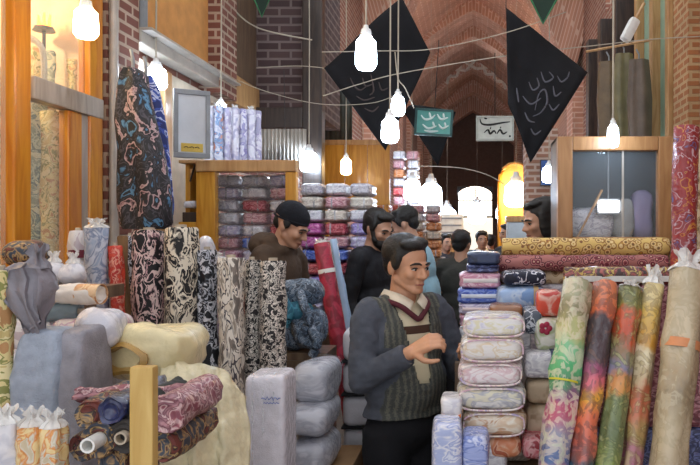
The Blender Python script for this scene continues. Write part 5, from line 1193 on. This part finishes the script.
        if collar: q = solid(obj('collar', bm, plain('collar_cream', 'ddd2bd', .7) if 'collar_cream' not in bpy.data.materials else bpy.data.materials['collar_cream'], t, smooth=True), .006)
        if len(ms) > 1:
            bm = BM(); tube(bm, [D(Vector(p)) for p in spline([(-.095, -.01, 1.46), (-.066, -.074, 1.44), (-.022, -.096, 1.402), (.0, -.1, 1.388), (.022, -.096, 1.402), (.066, -.074, 1.44), (.095, -.01, 1.46)], 5)], .011, 8)
            obj('neck_trim', bm, plain('maroon_knit', '54202a', .9), t, smooth=True)
    bm = BM(); ball(bm, (0, 0, .95), (.168, .125, .12))
    for s in (-1, 1): cone(bm, (s*.085, 0, .95), (s*.095, 0, .06), .098, .075)
    put('trousers', bm, trousers or plain('black_trousers', '111116', .9), max(vox, .012), 3, wr=.006)
    for s in (-1, 1):
        bm = BM(); cap(bm, (s*.098, .03, .05), (s*.112, -.15, .042), .046, .04); box(bm, s*.105-.04, s*.105+.04, -.18, .07, 0, .02)
        put('shoe', bm, plain('shoe_black', '15120f', .4) if 'shoe_black' not in bpy.data.materials else bpy.data.materials['shoe_black'], .012, 1)
    return t
def knitpanel():
    m, n, l, b = newmat('cardigan_panel'); v = coords(n, l, rand=False)
    s = n.new('ShaderNodeSeparateXYZ'); l.new(v, s.inputs[0])
    w = n.new('ShaderNodeTexWave'); w.bands_direction = 'X'; w.inputs['Scale'].default_value = 13; w.inputs['Distortion'].default_value = 4; w.inputs['Detail Scale'].default_value = 14; w.inputs['Detail'].default_value = 2; l.new(v, w.inputs['Vector'])
    r = n.new('ShaderNodeValToRGB'); e = r.color_ramp.elements; e[0].color = lin('454744'); e[0].position = .4; e[1].position = .9; e[1].color = lin('66655a'); l.new(w.outputs['Fac'], r.inputs['Fac']); l.new(r.outputs['Color'], b.inputs['Base Color']); b.inputs['Roughness'].default_value = .95
    bumpit(n, l, b, v, 120, .5, .004); return m
def vest():
    m, n, l, b = newmat('striped_vest'); v = coords(n, l, rand=False); s = n.new('ShaderNodeSeparateXYZ'); l.new(v, s.inputs[0])
    r = n.new('ShaderNodeValToRGB'); r.color_ramp.interpolation = 'CONSTANT'; e = r.color_ramp.elements; e[0].color = lin('d0c4a4'); e[1].position = .66; e[1].color = lin('4c3428')
    for p, c in ((.72, 'd8ccae'), (.46, 'c8bc9c'), (.48, 'd8ccae')): q = e.new(p); q.color = lin(c)
    mr = n.new('ShaderNodeMapRange'); mr.inputs['From Min'].default_value = 1.0; mr.inputs['From Max'].default_value = 1.5; l.new(s.outputs['Z'], mr.inputs['Value']); l.new(mr.outputs[0], r.inputs['Fac']); l.new(r.outputs['Color'], b.inputs['Base Color']); b.inputs['Roughness'].default_value = .95
    bumpit(n, l, b, v, 120, .4, .004); return m
VEST = vest()
G = None
person('moustached shopkeeper in a grey cardigan over a striped cream vest, stepping along the aisle'.replace('moustached shopkeeper', 'dark haired man'), (-.275, 2.8, 0), math.radians(40), .982, SKW, .008,
       {-1: ((-.185, .0, 1.385), (-.22, -.03, 1.165), (-.115, -.215, 1.285)), 1: ((.185, .0, 1.385), (.255, -.03, 1.15), (.135, -.225, 1.25)), 'n-1': (-.3, -.5, .7), 'n1': (.3, -.3, .8), 'c-1': .85, 'c1': .6},
       yaw=.12, pitch=.12, jacket=[plain('slate_knit', '4e525c', .95, .15, 30, .5), knitpanel()], shirt=[VEST, VEST], trousers=plain('near_black_wool', '0e0e14', .9), open_front=True, details=True)
thing_step = thing('wooden_step', 'low wooden step under the man in the knitted cap', 'step', (-1.12, 4.0, 0))
obj('tread', box(BM(), -.22, .24, -.22, .12, .1, .13, .004), W_mid, thing_step)
for sx in (-.18, .2): obj('support', box(BM(), sx-.02, sx+.02, -.2, .1, 0, .1), W_mid, thing_step)
person('man in a dark knitted cap and brown jacket looking down beside the glass cabinet', (-1.155, 3.95, .13), math.radians(76), 1.02, SK, .009,
       {-1: ((-.185, -.01, 1.38), (-.22, -.05, 1.13), (-.12, -.26, 1.08)), 1: ((.185, -.01, 1.38), (.22, -.06, 1.13), (.1, -.28, 1.06)), 'c-1': .7, 'c1': .7},
       yaw=.05, pitch=.32, lean=.16, jacket=plain('brown_canvas', '4c3a2a', .85, .2, 14, .5), trousers=plain('dark_jeans', '23262e', .9), beanie=plain('black_knit', '14161e', .95, .2, 40, .5), hood=True, shirt=plain('cream_top', 'c8bca8', .8), collar=False)
person('bearded man in a black jacket looking down behind the man in the grey cardigan', (-.725, 4.9, 0), math.radians(70), 1.085, SK, .011, yaw=-.25, pitch=.28, lean=.06, jacket=plain('black_jacket', '121218', .8), trousers=plain('charcoal_trousers', '1c1c20', .9), beard=True)
person('stooping man in a pale blue shirt, mostly hidden behind the man in the cardigan', (-.37, 5.6, 0), math.radians(-98), 1.12, SK, .011, yaw=.0, pitch=.2, lean=.22, jacket=plain('pale_blue_shirt', '9cc4d4', .8), trousers=plain('navy_jeans', '1e2638', .9))
person('man in a dark olive top walking away down the aisle', (-.1, 6.0, 0), math.radians(165), 1.0, SK, .012, jacket=plain('olive_top', '3c3a34', .85), trousers=plain('dark_trousers', '1a1a1c', .9))
person('dark haired person behind the carpet rolls, beside the wooden showcase', (.435, 4.25, 0), math.radians(-70), 1.11, SK, .011, pitch=.2, jacket=plain('black_top', '15151a', .85), trousers=plain('black_lower', '15151a', .9), hair='long')
GP_ = 'shoppers far down the aisle'
person('far shopper in a navy suit and white shirt coming up the aisle', (X(482, 9.2), 9.2, 0), math.radians(10), 1.0, SK, .018, jacket=plain('navy_suit', '1c2438', .8), trousers=plain('navy_suit_trousers', '1c2438', .9), shirt=plain('white_shirt', 'd8d8dc', .7), group=GP_)
person('far shopper in a red top right of the navy suited one', (X(490, 10.8), 10.8, 0), math.radians(190), .97, SK, .018, jacket=plain('red_top', 'a8483c', .8), group=GP_)
person('far shopper in black near the warm alcove lamp', (X(508, 8.2), 8.2, 0), math.radians(-60), 1.05, SK, .018, jacket=plain('black_coat', '18181e', .8), group=GP_)
person('far shopper in a dark coat left of the olive topped man', (X(446, 8.8), 8.8, 0), math.radians(30), .98, SK, .018, jacket=plain('grey_coat', '34343c', .8), group=GP_)
# ------------------------------------------------------------------ daylight, camera
w = bpy.data.worlds.new('bazaar_daylight'); bpy.context.scene.world = w; w.use_nodes = True
bg = w.node_tree.nodes['Background']; bg.inputs[0].default_value = (.92, .95, 1, 1); bg.inputs[1].default_value = .95
cam = bpy.data.cameras.new('camera'); co = bpy.data.objects.new('camera', cam); C.objects.link(co)
cam.sensor_width = 36; cam.sensor_fit = 'HORIZONTAL'; cam.lens = 36.0*F/700; cam.shift_x = -(VX-350)/700
co.location = (0, 0, EYE); co.rotation_euler = (PI/2, 0, 0); cam.clip_start = .05
s = bpy.context.scene; s.camera = co
s.view_settings.view_transform = 'Standard'; s.view_settings.look = 'None'; s.view_settings.gamma = 1; s.view_settings.use_curve_mapping = False
s.view_settings.exposure = .55
s.cycles.max_bounces = 6; s.cycles.transparent_max_bounces = 12; s.cycles.use_denoising = True
s.cycles.sample_clamp_indirect = 4
